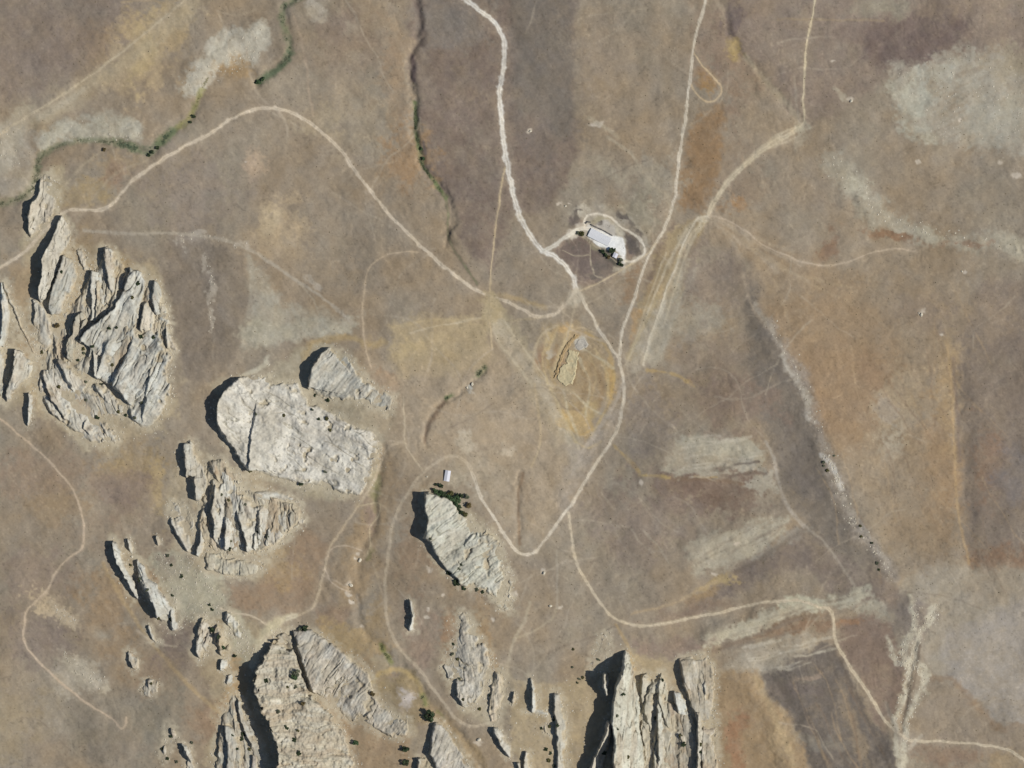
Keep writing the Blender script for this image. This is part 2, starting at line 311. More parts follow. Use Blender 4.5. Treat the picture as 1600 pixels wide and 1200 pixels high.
E(1110, 440, 60, 60, 0, (138,124,110), .6); E(1090, 500, 50, 30, 0, (162,154,136), .5); E(1130, 560, 60, 40, 0, (142,126,110), .4)
# east
P([(1190,470),(1300,460),(1400,500),(1420,580),(1390,650),(1340,700),(1300,720),(1270,650),(1230,560)], (150,126,98), .65, 16)
P([(1245,540),(1330,540),(1400,570),(1390,620),(1370,650),(1340,690),(1295,680),(1270,630)], (150,122,93), .7, 16, rag=12, streak=.35)
E(1370, 600, 16, 50, -10, (142,110,84), .5); E(1290, 620, 20, 50, 0, (152,124,94), .5)
E(1400, 640, 34, 60, 20, (172,156,130), .7, .6, .5); E(1395, 690, 16, 24, 30, (188,180,160), .65, .7, .6); E(1385, 640, 14, 18, 0, (168,162,152), .5)
E(1470, 740, 34, 100, 0, (156,126,92), .65); E(1485, 620, 18, 90, 0, (168,142,104), .6); E(1400, 760, 60, 50, 0, (156,142,122), .6); E(1430, 840, 60, 30, 0, (144,126,102), .5)
P([(1495,520),(1540,440),(2100,430),(2100,900),(1580,880),(1530,890),(1510,860),(1498,700)], (130,117,104), .75, 12)
E(1545, 720, 26, 60, 0, (138,112,90), .5); E(1590, 740, 34, 50, 0, (124,116,110), .6); E(1560, 870, 44, 22, 0, (142,110,84), .6); E(1540, 500, 50, 34, 0, (146,130,110), .5); E(1500, 480, 20, 80, 0, (158,138,110), .3)
E(1440, 490, 40, 30, 0, (132,120,110), .5)
P([(1170,400),(1330,400),(1470,470),(1490,620),(1495,800),(1480,880),(1400,870),(1330,760),(1270,620),(1200,500)], (150,130,104), .4, 34, rag=16)
# scree slope west of the stony rib, its hill shade painted as darker albedo
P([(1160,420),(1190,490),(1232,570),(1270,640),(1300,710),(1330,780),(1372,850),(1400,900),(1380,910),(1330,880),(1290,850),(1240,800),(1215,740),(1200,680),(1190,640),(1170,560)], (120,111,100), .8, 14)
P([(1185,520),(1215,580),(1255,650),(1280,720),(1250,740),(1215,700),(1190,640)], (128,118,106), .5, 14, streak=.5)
P([(1240,820),(1300,860),(1370,900),(1420,930),(1390,960),(1310,930),(1260,890),(1180,900),(1120,940),(1060,960),(1120,920),(1200,860)], (124,112,102), .7, 10)
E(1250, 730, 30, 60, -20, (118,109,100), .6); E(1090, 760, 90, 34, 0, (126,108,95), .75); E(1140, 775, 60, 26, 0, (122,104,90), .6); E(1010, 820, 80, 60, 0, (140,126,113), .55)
E(1150, 630, 80, 40, 0, (134,117,103), .6); E(1010, 660, 34, 50, 0, (140,129,118), .5)
P([(1052,690),(1070,680),(1120,682),(1165,682),(1190,695),(1200,715),(1185,720),(1150,722),(1125,735),(1110,745),(1060,745),(1035,735)], (172,163,143), .85, 5, fine=3, streak=.45)
P([(1130,722),(1165,712),(1205,728),(1212,760),(1180,762),(1160,748),(1190,742),(1190,732),(1150,730),(1130,735)], (164,156,140), .75, 4)
Ln([(1130,733),(1155,724),(1185,722)], (110,100,90), 4, .8, .8); Ln([(1140,745),(1170,738),(1195,740)], (112,96,84), 6, .7, .8)
P([(1070,860),(1080,845),(1120,835),(1180,815),(1215,805),(1240,800),(1225,830),(1195,850),(1170,875),(1130,890),(1090,895)], (172,163,143), .85, 7, fine=5, streak=.45)
P([(1180,875),(1200,850),(1245,820),(1262,830),(1230,850),(1205,870)], (150,142,128), .6, 5)
E(1100, 725, 50, 6, 0, (160,150,132), .4)
P([(1095,1000),(1140,980),(1180,965),(1240,940),(1290,950),(1240,965),(1180,990),(1130,1010),(1100,1015)], (182,173,150), .9, 4, rag=4, streak=.4)
P([(1240,930),(1300,930),(1360,918),(1340,940),(1310,952),(1270,950)], (172,165,145), .8, 5); P([(1330,950),(1380,940),(1400,960),(1370,975),(1340,965)], (158,152,136), .7, 5)
P([(1125,1040),(1160,1020),(1200,995),(1250,990),(1290,1000),(1250,1030),(1200,1050),(1140,1052)], (168,158,140), .75, 8, streak=.5)
E(1120, 905, 30, 5, -28, (170,148,106), .6); E(1145, 908, 16, 7, 0, (176,154,110), .6, .9, .7); E(1100, 930, 30, 8, -25, (150,124,88), .6)
E(1080, 955, 60, 14, -12, (134,116,100), .6); E(1060, 1010, 50, 14, 0, (142,124,110), .6); E(1250, 980, 60, 8, -8, (134,108,86), .7)
# south-east
P([(1190,1055),(1230,1035),(1290,1000),(1310,1010),(1330,1060),(1360,1120),(1400,1180),(1400,1560),(1280,1560),(1262,1180),(1235,1120),(1205,1090)], (114,105,96), .88, 5, rag=4)
E(1265, 1058, 22, 4, 0, (160,142,124), .7); E(1270, 1165, 50, 10, 0, (142,134,120), .6); E(1240, 1080, 40, 12, 0, (124,112,104), .5)
P([(1310,965),(1400,970),(1405,1000),(1415,1040),(1400,1120),(1380,1140),(1345,1070),(1310,1010)], (132,115,101), .85, 7); E(1330, 972, 24, 6, 0, (152,118,88), .7)
E(1345, 1160, 10, 80, -22, (148,132,110), .6)
P([(1115,1040),(1180,1050),(1205,1100),(1235,1130),(1262,1190),(1265,1560),(1110,1560),(1118,1120)], (158,134,102), .85, 7)
E(1150, 1170, 14, 60, 0, (160,120,88), .7); E(1220, 1160, 20, 50, -15, (168,146,112), .6); Ln([(1180,1060),(1205,1110),(1235,1180),(1250,1240)], (172,152,118), 10, .5, 1)
P([(1400,910),(1460,890),(1560,880),(2100,880),(2100,1140),(1600,1140),(1540,1120),(1500,1080),(1460,1060),(1440,1020),(1440,970)], (162,152,135), .7, 12, streak=.3)
P([(1480,990),(1540,960),(1620,940),(2100,960),(2100,1135),(1600,1138),(1550,1125),(1510,1090),(1480,1060)], (163,154,143), .6, 12, streak=.3); E(1560, 920, 60, 26, 0, (160,146,126), .5)
Ln([(1455,1060),(1490,1070),(1520,1105),(1560,1130),(1620,1143),(1700,1150)], (142,116,88), 12, .5, 1, 1, warp=True)
P([(1440,1060),(1500,1085),(1560,1130),(2100,1150),(2100,1200),(1500,1180),(1440,1150)], (150,136,118), .6, 8)
E(1490, 1180, 60, 18, 0, (146,120,98), .5); E(1570, 1190, 30, 20, 0, (162,140,106), .5)
P([(1400,950),(1420,930),(1450,935),(1470,960),(1450,1000),(1420,1010),(1395,990)], (132,122,112), .7, 8)
for pl in ([(1428,930),(1432,960),(1428,985),(1415,1005),(1408,1030),(1420,1045),(1418,1070),(1408,1100),(1400,1140)],
           [(1465,950),(1455,970),(1440,985),(1430,1010),(1425,1040),(1448,1060),(1440,1080),(1425,1110),(1418,1140),(1412,1170),(1415,1210)],
           [(1388,1002),(1400,1030),(1425,1042),(1448,1045),(1450,1060)], [(1400,1150),(1404,1180),(1410,1200)]):
    Ln(pl, (186,178,156), 9, .9, .7, 1.5, warp=True, gaps=.5, gs=6)
Ln([(1438,1010),(1430,1060),(1418,1100),(1410,1130)], (118,104,88), 4, .7, .8, 1)
# light stony rib along the scree
Ln([(1200,505),(1235,560),(1262,625),(1285,690),(1300,730),(1318,790),(1340,830),(1375,870),(1390,905)], (160,150,137), 16, .6, 1, 2, warp=True, gaps=.6, gs=6)
Ln([(1285,712),(1298,725),(1308,745),(1315,765)], (192,188,178), 7, .85, .9, 1, gaps=.3)
Ln([(1340,815),(1355,840),(1372,880)], (92,86,82), 8, .7, 1, 2, gaps=.8, gs=4)
# light specks
for (a, b, r) in [(829,205,3.5),(1440,492,6),(1330,158,5),(1474,522,3),(1302,95,3),(1504,424,2.5),(768,965,4),(870,948,4),(851,895,4),(748,1155,7),(563,870,4),(559,878,4),(548,914,6),(546,928,4),(544,938,4),(567,976,5),
                  (1436,252,4),(1565,255,5),(1593,275,6),(1498,184,4),(935,195,8),(1150,850,4),(1085,1040,3),(670,888,5),(690,930,4),(672,952,4),(668,966,5),(800,930,6),(10,232,4),(12,262,4),(206,870,3),(118,545,3),(870,322,3),(884,322,3),(1118,895,4),(1005,750,5),(385,255,3),(470,1,4)]:
    E(a, b, r, r * .8, 0, (190,178,160), .9, .35, .3)
# brown incisions beside the water courses
Ln([(652,5),(661,45),(660,70)], (104,92,84), 10, .7, 1, 1); Ln([(644,88),(647,125)], (98,84,82), 7, .8, 1, .6); Ln([(662,222),(665,240)], (104,94,88), 4, .8)
Ln([(650,165),(656,220)], (96,84,74), 3, .7); Ln(STREAM_C[10:], (112,98,84), 5, .7, 1, 1, gaps=.4)
Ln([(1140,40),(1152,70),(1160,88)], (108,94,86), 6, .7); Ln([(1165,90),(1200,130),(1232,165),(1252,192)], (172,160,134), 8, .5, 1, 1, gaps=.3); E(1150, 80, 12, 14, 0, (174,148,94), .6)
Ln([(700,622),(682,645),(668,668),(664,690)], (128,108,88), 6, .7); Ln([(818,740),(810,780),(812,850)], (134,112,88), 5, .7)
Ln([(1160,430),(1175,480),(1195,510)], (166,150,128), 6, .6, 1, 1, gaps=.4)
Ln([(1480,540),(1488,600),(1492,700),(1498,800),(1515,880)], (178,152,114), 4, .5, 1, 1)
Ln([(1490,560),(1497,640),(1500,720)], (120,106,96), 5, .5)
# yellow dry seeps
Ln([(1010,578),(1040,582),(1065,590),(1085,605)], (180,154,104), 4, .6, 1, 1.4, gaps=.6); Ln([(960,695),(985,722),(1000,738)], (180,154,104), 5, .6, 1, 1.4, gaps=.5); Ln([(1000,742),(1030,744),(1045,746)], (184,160,104), 4, .7, 1, 1, gaps=.5); Ln([(1085,745),(1120,745)], (180,150,98), 3, .6)
Ln([(780,462),(800,465),(850,480)], (176,152,108), 8, .5, 1, 1)
P([(-30,195),(18,190),(40,205),(36,235),(20,262),(-30,275)], (176,166,146), .7, 6, streak=.3); E(12,240,10,26,15,(192,182,162),.5)
Ln([(60,190),(140,135),(200,90),(250,45),(310,-5)], (176,162,134), 26, .6, 1, 2, warp=True); Ln([(60,186),(130,140)], (184,174,152), 10, .5, 1, 1)
P([(272,385),(330,380),(384,400),(392,470),(378,520),(368,560),(330,600),(292,590),(268,530),(262,470)], (128,117,103), .6, 7); Ln([(390,400),(393,440),(386,500)], (160,152,134), 6, .5, .8, 1)
for pl, wd_, s_ in [([(1104,338),(1078,352),(1058,385),(1036,430),(1016,480),(996,530),(978,570)], 4, .75), ([(1096,345),(1072,380),(1052,430),(1034,480),(1018,530),(1004,565)], 4.5, .8), ([(1110,340),(1084,372),(1066,415),(1052,460),(1036,510)], 3.5, .6), ([(1040,395),(1024,440),(1006,490),(990,540)], 3, .5),
    ([(1255,196),(1225,206),(1195,226),(1160,256),(1130,290),(1110,330)], 4, .7), ([(1250,212),(1222,224),(1185,240),(1150,270)], 3, .5), ([(770,470),(772,520),(800,560),(830,600)], 4, .6), ([(640,520),(700,506),(766,494)], 3, .5), ([(775,480),(800,520),(830,560),(858,600),(880,650),(905,700)], 4, .6)]:
    Ln(pl, (192,179,152), wd_, s_, .8, .8, gaps=.25, gs=8)
E(768, 478, 14, 20, 0, (188,172,138), .6); E(1100, 338, 14, 7, 0, (190,182,162), .7); P([(1010,480),(1040,470),(1050,520),(1030,570),(990,590),(980,570)], (170,162,145), .5, 8)
for (a, b, ra_, rb, an_) in [(284,374,12,5,10),(292,388,4,10,-20),(310,366,12,4,0),(378,383,10,4,10),(322,410,3,14,0),(328,450,4,20,0),(490,445,14,6,30),(326,495,3,12,0)]:
    E(a, b, ra_, rb, an_, (176,166,150), .5, .8, .7)
P([(372,524),(388,510),(440,505),(500,512),(560,505),(556,520),(500,532),(440,540),(395,546),(374,538)], (172,165,146), .7, 6, 4, 3, streak=.3)
Ln([(474,562),(482,545),(505,532),(545,528),(600,536)], (172,150,108), 9, .6, 1, 1, warp=True)
P([(800,-400),(868,-400),(895,30),(900,120),(896,200),(870,220),(840,180),(800,190)], (121,113,102), .55, 9); Ln([(905,20),(903,100),(900,180)], (150,138,118), 10, .4, 1, 1)
P([(1085,175),(1130,170),(1122,230),(1112,290),(1096,326),(1070,320),(1075,240)], (152,124,92), .4, 10, rag=10)
for pl in ([(1110,342),(1150,360),(1200,392),(1250,412)], [(1112,346),(1160,380),(1215,425)], [(1125,345),(1180,372),(1240,395)], [(1140,352),(1195,400),(1262,440)], [(1118,350),(1150,385),(1168,420)]):
    Ln(pl, (172,158,136), 6, .45, 1, 1.5, gaps=.4, gs=8)
Ln([(1222,555),(1240,590),(1258,622),(1270,655)], (180,172,156), 9, .8, 1, 2, warp=True, gaps=.55, gs=5); Ln([(1180,470),(1205,515),(1225,555)], (168,158,140), 7, .6, 1, 2, warp=True, gaps=.5, gs=5); Ln([(1318,780),(1350,830),(1385,880)], (164,156,142), 10, .6, 1, 2, gaps=.5, gs=5)
for pl, cl, w_ in [([(866,508),(842,530),(834,560),(842,585),(862,598)], (182,166,136), 3), ([(915,520),(945,540),(958,575),(955,620),(935,662)], (188,160,104), 5), ([(880,640),(890,665),(908,680),(925,672)], (190,160,104), 5), ([(862,520),(855,560),(868,600)], (176,152,108), 5),
    ([(925,570),(940,600),(935,640)], (148,124,92), 6), ([(905,560),(915,600),(905,640)], (146,126,96), 7), ([(870,540),(860,570)], (150,124,90), 6), ([(886,520),(906,512),(930,520)], (184,166,134), 3), ([(920,550),(930,580),(925,620),(905,650)], (178,158,118), 3)]:
    Ln(pl, cl, w_, .6, 1, 1.5, gaps=.3)
P([(1060,684),(1120,681),(1165,684),(1192,700),(1180,712),(1140,708),(1100,705),(1062,700)], (172,166,148), .5, 3, 3, 3)
E(730,690,12,14,0,(186,174,152),.6,.6,.5); Ln([(735,708),(770,706),(800,710)], (176,160,134), 4, .5); E(795,705,8,6,0,(182,168,146),.6)
Ln([(1205,1045),(1235,1100),(1262,1160),(1275,1230)], (104,95,84), 10, .4, 1, 2, warp=True); Ln([(1305,1010),(1330,1070),(1365,1140),(1390,1200)], (104,92,78), 8, .45, 1, 2, gaps=.4)
P([(235,865),(280,880),(330,905),(356,925),(345,955),(300,965),(270,945),(245,905)], (170,163,141), .55, 6, 8, 7, streak=.5)
P([(80,940),(100,945),(122,970),(116,980),(92,962)], (180,164,138), .7, 4, 9, 8); P([(95,1015),(120,1030),(160,1060),(165,1080),(140,1082),(110,1050)], (178,168,148), .7, 4, 9, 8)
Ln([(1110,1018),(1160,1000),(1200,985),(1240,968),(1295,962)], (122,104,86), 8, .6, 1, 1.5); P([(1215,945),(1240,928),(1275,938),(1298,952),(1270,950),(1235,948)], (186,181,156), .7, 4, 3, 3)
Ln([(1150,895),(1190,872),(1225,848),(1258,826)], (116,104,90), 7, .55, 1, 1.5); Ln([(1050,748),(1100,748),(1160,756)], (128,106,84), 7, .55, 1, 1.5)
Ln([(1260,640),(1300,640)], (150,134,120), 1, .1)
for pl, wd_ in [([(908,368),(925,380),(945,396),(966,413)], 2), ([(923,382),(922,400),(924,414)], 2), ([(926,418),(930,430),(940,434)], 2.4), ([(880,392),(900,400),(920,398)], 2)]:
    Ln(pl, (172,160,136), wd_, .75, 1, .4)
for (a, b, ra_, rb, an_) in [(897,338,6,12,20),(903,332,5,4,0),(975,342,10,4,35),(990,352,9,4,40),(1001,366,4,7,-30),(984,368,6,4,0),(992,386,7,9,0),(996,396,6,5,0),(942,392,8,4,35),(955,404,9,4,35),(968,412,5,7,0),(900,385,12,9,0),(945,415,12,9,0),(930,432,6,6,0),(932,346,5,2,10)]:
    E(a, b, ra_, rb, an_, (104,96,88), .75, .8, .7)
Ln([(893,510),(884,530),(874,552),(866,578)], (192,172,132), 6, .85, 1, .8); E(862,552,6,11,12,(180,168,146),.8,.6,.5); E(909,536,8,9,0,(178,172,158),.8,.6,.5); Ln([(906,556),(900,580),(896,600)], (134,112,84), 4, .6, 1, .8); Ln([(858,600),(874,604),(896,612)], (178,162,132), 5, .6)
for k, pl in enumerate([[(905,560),(922,600),(915,650)], [(930,545),(950,590),(945,640),(925,680)], [(880,610),(890,650),(905,685)], [(858,520),(848,560),(856,600)], [(895,612),(925,640),(950,650)], [(872,508),(858,545)], [(912,545),(935,560),(960,575)], [(900,690),(920,700),(940,690)]]):
    Ln(pl, (194,174,132) if k % 2 else (190,180,152), 3.2, .6, 1, 1.4, gaps=.35)
rf = np.random.RandomState(88)
for k in range(46):     # fine bands across the eroded pale fans
    a0, b0, dx_, dy_ = [(1105 + rf.rand() * 190, 1010 - rf.rand() * 10, 60, -17), (1065 + rf.rand() * 100, 745 - rf.rand() * 60, 44, -5), (1085 + rf.rand() * 110, 890 - rf.rand() * 60, 46, -24), (1140 + rf.rand() * 120, 1048 - rf.rand() * 46, 50, -12)][k % 4]
    if k % 4 == 0: b0 -= (a0 - 1105) * .3; b0 += rf.normal() * 8
    Ln([(a0, b0), (a0 + dx_ * .5, b0 + dy_ * .5 + rf.normal() * 2), (a0 + dx_, b0 + dy_)], (196,187,166) if k % 2 else (132,120,104), 3, .45, 1, 1.2, gaps=.4)
for k in range(30):     # drainage lines down the rusty slope and the dark south-east tract
    a0, b0 = (1240 + rf.rand() * 330, 440 + rf.rand() * 380) if k < 20 else (1220 + rf.rand() * 130, 1030 + rf.rand() * 120)
    pl = [(a0, b0)]; an_ = math.radians(62 + rf.normal() * 9)
    for j in range(5): an_ += rf.normal() * .12; pl.append((pl[-1][0] + math.cos(an_) * 26, pl[-1][1] + math.sin(an_) * 26))
    Ln(pl, (168,146,116) if k % 2 else (128,108,88), 2.4, .35, 1, 1, gaps=.4)
# ---- green along the water courses
def greens(pts, wdt, s, col=(98,108,76)):
    Ln(pts, col, wdt, s, .9, .8, gaps=.45, gs=8)
greens(STREAM_W, 10, .75, (112,118,90)); greens(STREAM_W[-4:], 9, .6, (88,104,80))
greens(STREAM_W2[5:10], 9, .8, (140,136,88)); greens(STREAM_W2[8:13], 12, .8, (100,112,86)); greens(STREAM_W2[11:17], 9, .7, (120,124,98)); greens(STREAM_W2[16:], 11, .7, (132,132,104))
greens(STREAM_C[6:12], 6, .95, (104,112,76)); greens(STREAM_C[11:], 3, .5)
greens([(757,573),(746,585)], 9, .9); greens([(706,617),(697,623)], 7, .9); greens([(596,1008),(603,1022),(612,1034)], 7, .8, (120,122,72)); greens([(660,1086),(666,1100)], 9, .8, (120,124,78)); greens([(684,1112),(694,1122)], 5, .6, (140,136,90)); E(735, 603, 9, 5, 20, (190,188,176), .8)
greens([(590,740),(585,800)], 6, .5, (130,128,88)); greens([(580,860),(574,875)], 7, .6, (120,118,80))

# ------------------------------------------------------------------ roads and tracks
ROADS = [  # name, label-ish group, width px, colour, strength, points
 ("dirt_road", 8.4, (214,208,194), .95, [(715,-40),(722,-12),(732,2),(745,12),(763,26),(778,42),(787,65),(788,95),(784,120),(780,150),(784,190),(788,225),(794,265),(803,305),(815,345),(830,370),(848,391),(868,402),(885,418),(896,435),(901,452)]),
 ("gravel_drive", 7.0, (208,202,186), .95, [(850,391),(868,382),(885,370),(903,359),(918,356),(930,362)]),
 ("dirt_road", 6.0, (192,178,155), .92, [(901,453),(890,468),(875,484),(855,494),(835,493),(810,481),(790,470),(765,462),(735,448),(700,421),(672,398),(645,372),(620,348),(595,320),(570,288),(552,264),(540,245),(520,222),(495,200),(470,183),(445,172),(418,168),(388,174),(355,190),(325,210),(290,228),(250,252),(215,275),(197,292),(186,308),(170,322),(150,328),(110,328),(90,338),(70,360),(40,392),(0,418),(-40,440)]),
 ("dirt_road", 5.0, (198,188,168), .9, [(1110,-40),(1099,15),(1090,45),(1083,80),(1078,120),(1074,160),(1067,210),(1060,260),(1055,305),(1045,341),(1034,365),(1025,380),(1015,398),(1006,417),(998,440),(990,470),(981,494),(972,519),(968,554)]),
 ("dirt_road", 5.6, (198,187,166), .92, [(901,453),(913,472),(925,494),(938,519),(955,543),(966,560),(973,585),(975,610),(972,640),(967,662),(955,690),(938,717),(915,750),(895,785),(880,806),(862,830),(848,848),(836,862),(822,867),(808,862),(798,850),(780,823),(765,798),(752,778),(744,755),(738,738)]),
 ("dirt_track", 6.0, (180,166,142), .62, [(744,755),(738,737),(728,722),(715,714),(700,713),(684,721),(668,733),(655,745),(640,765),(626,790),(613,820),(606,870),(602,910),(604,960),(612,990),(630,1020),(655,1045),(680,1080),(700,1105),(718,1126),(740,1133),(765,1128)]),
 ("dirt_track", 5.0, (190,176,150), .9, [(889,802),(892,830),(895,855),(905,890),(920,915),(940,945),(960,965),(980,975),(1000,979),(1040,974),(1080,966),(1120,958),(1160,948),(1200,940),(1240,938),(1270,945),(1298,955),(1303,975),(1305,1000),(1320,1030),(1345,1065),(1370,1105),(1390,1135),(1410,1150),(1430,1158),(1480,1160),(1540,1165),(1575,1172),(1605,1190),(1650,1220)]),
 ("dirt_track", 4.0, (180,162,138), .85, [(-30,635),(0,655),(30,680),(60,705),(90,735),(113,765),(127,800),(131,830),(128,855),(108,872),(90,890),(75,920),(55,940),(42,955),(36,985),(40,1010),(55,1030),(85,1060),(110,1082),(145,1105),(175,1125),(188,1138),(196,1132),(196,1120)]),
 ("dirt_track", 3.2, (176,158,132), .7, [(655,393),(620,395),(592,405),(575,425),(568,460),(567,510),(575,560),(580,575)]),
 ("dirt_track", 3.2, (182,164,132), .8, [(789,262),(778,330),(770,400),(766,460),(765,500),(768,545)]),
 ("dirt_track", 3.4, (178,164,138), .7, [(630,620),(632,660),(632,690),(645,712),(660,736)]),
 ("dirt_track", 4.6, (176,160,134), .8, [(630,690),(605,702),(585,750),(562,788),(535,825),(515,855),(507,890),(497,930),(485,953),(455,965),(435,975),(420,992),(408,1012)]),
 ("dirt_track", 11.0, (190,180,154), .85, [(462,961),(440,970),(424,984),(410,1003),(400,1024),(393,1040)]),
 ("dirt_track", 3.5, (186,172,148), .8, [(345,950),(365,957),(392,962),(422,978)]),
 ("dirt_track", 3.5, (190,176,146), .9, [(1274,-40),(1270,20),(1262,60),(1257,100),(1255,150),(1257,190)]),
 ("dirt_track", 9.0, (186,173,146), .8, [(1257,192),(1238,207),(1205,225),(1170,252),(1140,282),(1120,310),(1108,332)]),
 ("dirt_track", 4.0, (190,180,158), .85, [(1108,336),(1090,342),(1076,362),(1066,385),(1056,415),(1045,440),(1033,480),(1015,530),(1005,570)]),
 ("dirt_track", 3.5, (174,158,136), .7, [(1108,336),(1140,346),(1165,362),(1190,382),(1225,398),(1260,411),(1310,413),(1360,396),(1400,388),(1430,392)]),
 ("dirt_track", 3.5, (186,166,134), .85, [(1085,84),(1098,104),(1118,124),(1127,140),(1118,155),(1106,160),(1093,152),(1080,134)]),
 ("dirt_track", 4.5, (182,168,140), .75, [(-40,232),(0,208),(30,190),(80,160),(130,125),(180,90),(230,50),(290,0),(330,-30)]),
 ("dirt_track", 3.2, (186,170,140), .8, [(1024,382),(1008,400),(985,412),(962,428),(940,440),(905,454)]),
 ("dirt_track", 4.2, (206,196,176), .95, [(913,356),(914,343),(922,335),(938,334),(955,340),(968,353),(985,362),(998,372),(1007,385),(1006,398),(990,408),(976,408)]),
 ("dirt_track", 2.6, (178,162,140), .7, [(508,872),(516,859),(530,853),(545,853),(565,861)]),
 ("dirt_track", 2.6, (178,162,140), .7, [(507,890),(514,904),(526,917),(545,924)]),
 ("dirt_track", 2.6, (180,164,132), .65, [(558,793),(590,786),(592,805),(578,825),(578,850),(572,868)]),
]
def carry_on(pts):
    def ext(a, b):   # the road runs on past the edge of the photograph
        if -8 < a[0] < 1608 and -8 < a[1] < 1208: return []
        dx, dy = a[0] - b[0], a[1] - b[1]; L_ = math.hypot(dx, dy); dx, dy = dx / L_, dy / L_
        return [(a[0] + dx * t + dy * 26 * math.sin(t / 130), a[1] + dy * t - dx * 26 * math.sin(t / 130)) for t in (90, 200, 330, 470, 620)]
    return ext(pts[0], pts[1])[::-1] + list(pts) + ext(pts[-1], pts[-2])
ROADS = [(a_, b_, c_, d_, carry_on(e_)) for a_, b_, c_, d_, e_ in ROADS]
for name, wd, col, s, pts in ROADS:
    Ln(pts, (168,152,130), wd * 2.3, .35, 1.0, .6, gaps=.4, gs=12)
for name, wd, col, s, pts in ROADS:
    Ln(pts, tuple(min(255, c_ * 1.05 + 2) for c_ in col), wd * .80, min(1, s * 1.1), .6, .35, gaps=.2, gs=5)
    if wd >= 4.5: Ln(pts, (166,152,130), wd * .22, .5, .9, .5, gaps=.5, gs=9)
for pts, wd, col, s in [
    ([(130,360),(200,365),(300,366),(380,385),(450,430),(510,470),(550,505)], 4, (174,164,146), .6), ([(500,495),(490,470),(470,445)], 2.5, (172,160,138), .5),
    ([(456,15),(470,60),(480,110),(484,150),(490,180)], 3, (168,150,128), .5), ([(230,250),(190,265),(160,290),(120,345)], 3, (170,156,132), .4), ([(165,232),(130,258),(100,290)], 3, (170,156,132), .5),
    ([(160,880),(200,950),(250,1020),(300,1075),(345,1115)], 5, (170,148,112), .6), ([(120,880),(160,940),(210,1000)], 4, (160,142,118), .4),
    ([(1195,690),(1208,715),(1216,755),(1232,795),(1255,820)], 4, (168,158,142), .7), ([(1255,820),(1290,850),(1315,885),(1335,915)], 3.5, (160,150,134), .6),
    ([(890,455),(884,480),(880,505),(905,520),(945,535)], 2.5, (174,160,138), .6), ([(903,455),(898,480),(893,505),(885,530)], 2.5, (176,162,138), .7), ([(845,575),(836,545),(850,520),(870,508)], 2.5, (178,164,138), .6),
    ([(1040,470),(1018,530),(1010,560)], 3, (184,176,156), .6), ([(1060,400),(1035,450),(1010,500),(980,560)], 4, (176,160,126), .5), ([(1085,350),(1060,380),(1045,420)], 3, (174,162,138), .5),
    ([(975,600),(950,650),(915,700),(895,740)], 5, (178,166,148), .6), ([(968,640),(935,690),(905,735)], 4, (176,162,142), .5), ([(860,605),(880,650),(900,690)], 4, (176,158,120), .5),
    ([(828,942),(822,965),(808,990),(800,1010),(794,1040),(788,1070),(780,1100),(765,1126)], 4, (176,164,140), .6), ([(870,950),(860,968),(835,985),(810,995)], 3, (174,160,134), .5), ([(870,860),(871,950)], 2.5, (168,158,140), .5),
    ([(985,960),(1000,955),(1050,945),(1080,928),(1120,908)], 3, (172,152,122), .6), ([(962,975),(975,1000),(985,1020),(990,1050)], 4, (176,152,112), .6),
    ([(1430,1162),(1420,1170),(1440,1150)], 4, (190,180,160), .5), ([(600,940),(570,960),(558,930)], 3, (172,158,138), .4), ([(780,480),(790,500),(850,495)], 3, (176,160,128), .4),
    ([(960,795),(940,770),(960,755),(985,768),(1010,790),(1030,815),(1060,832)], 2, (158,146,128), .5), ([(930,760),(980,860),(1040,860)], 2, (156,144,128), .3), ([(1005,830),(1025,850),(1045,880)], 2.5, (160,150,132), .5),
    ([(835,600),(842,650),(845,690),(830,730)], 2.5, (182,164,132), .6), ([(950,215),(985,240),(1010,275),(1040,305),(1050,325)], 4, (168,156,134), .6), ([(920,185),(945,200),(965,215)], 5, (170,158,134), .5),
    ([(1140,350),(1190,400),(1250,430),(1330,450)], 3, (164,146,118), .4), ([(1180,400),(1215,450),(1235,520)], 3, (162,144,118), .35), ([(1160,370),(1168,430)], 3, (160,144,120), .4), ([(1175,385),(1260,440),(1360,490),(1430,560)], 2.5, (160,142,116), .35),
    ([(1244,215),(1243,235)], 4, (172,160,138), .6), ([(1240,120),(1248,190)], 3, (160,148,130), .5), ([(655,745),(650,760),(672,740)], 5, (176,162,138), .5), ([(505,900),(545,920),(540,930)], 2.5, (176,160,138), .5),
    ([(610,800),(598,790),(590,790)], 2.5, (172,156,130), .5), ([(583,880),(590,905),(596,925)], 2.5, (172,156,130), .5), ([(215,985),(232,998),(258,1008),(275,1010)], 3, (182,168,146), .6), ([(1215,30),(1290,32),(1380,32)], 3, (156,138,112), .5),
    ([(190,2),(230,0),(250,4)], 3, (170,150,118), .5), ([(340,18),(375,24),(400,14)], 3, (160,146,124), .5), ([(700,713),(760,770)], 1, (170,160,140), .2),
    ([(1405,1160),(1395,1130),(1385,1100)], 6, (160,150,132), .4), ([(560,700),(575,690),(628,690)], 2.5, (170,156,134), .5), ([(575,748),(600,735),(560,745)], 2.5, (172,158,130), .4)]:
    Ln(pts, col, wd * 1.2, s * 1.15, .9, .5, gaps=.25, gs=6)
P([(408,1000),(400,1030),(395,1030),(398,1005),(415,975),(430,965),(450,962),(438,978),(425,990)], (184,174,146), .8, 4, 2, 2, warp=False)
P([(760,455),(775,462),(785,485),(775,500),(758,498),(762,480)], (176,158,122), .7, 6)
P([(893,455),(905,448),(915,462),(905,478),(895,480),(885,475)], (186,176,156), .6, 4, 2, 2, warp=False)
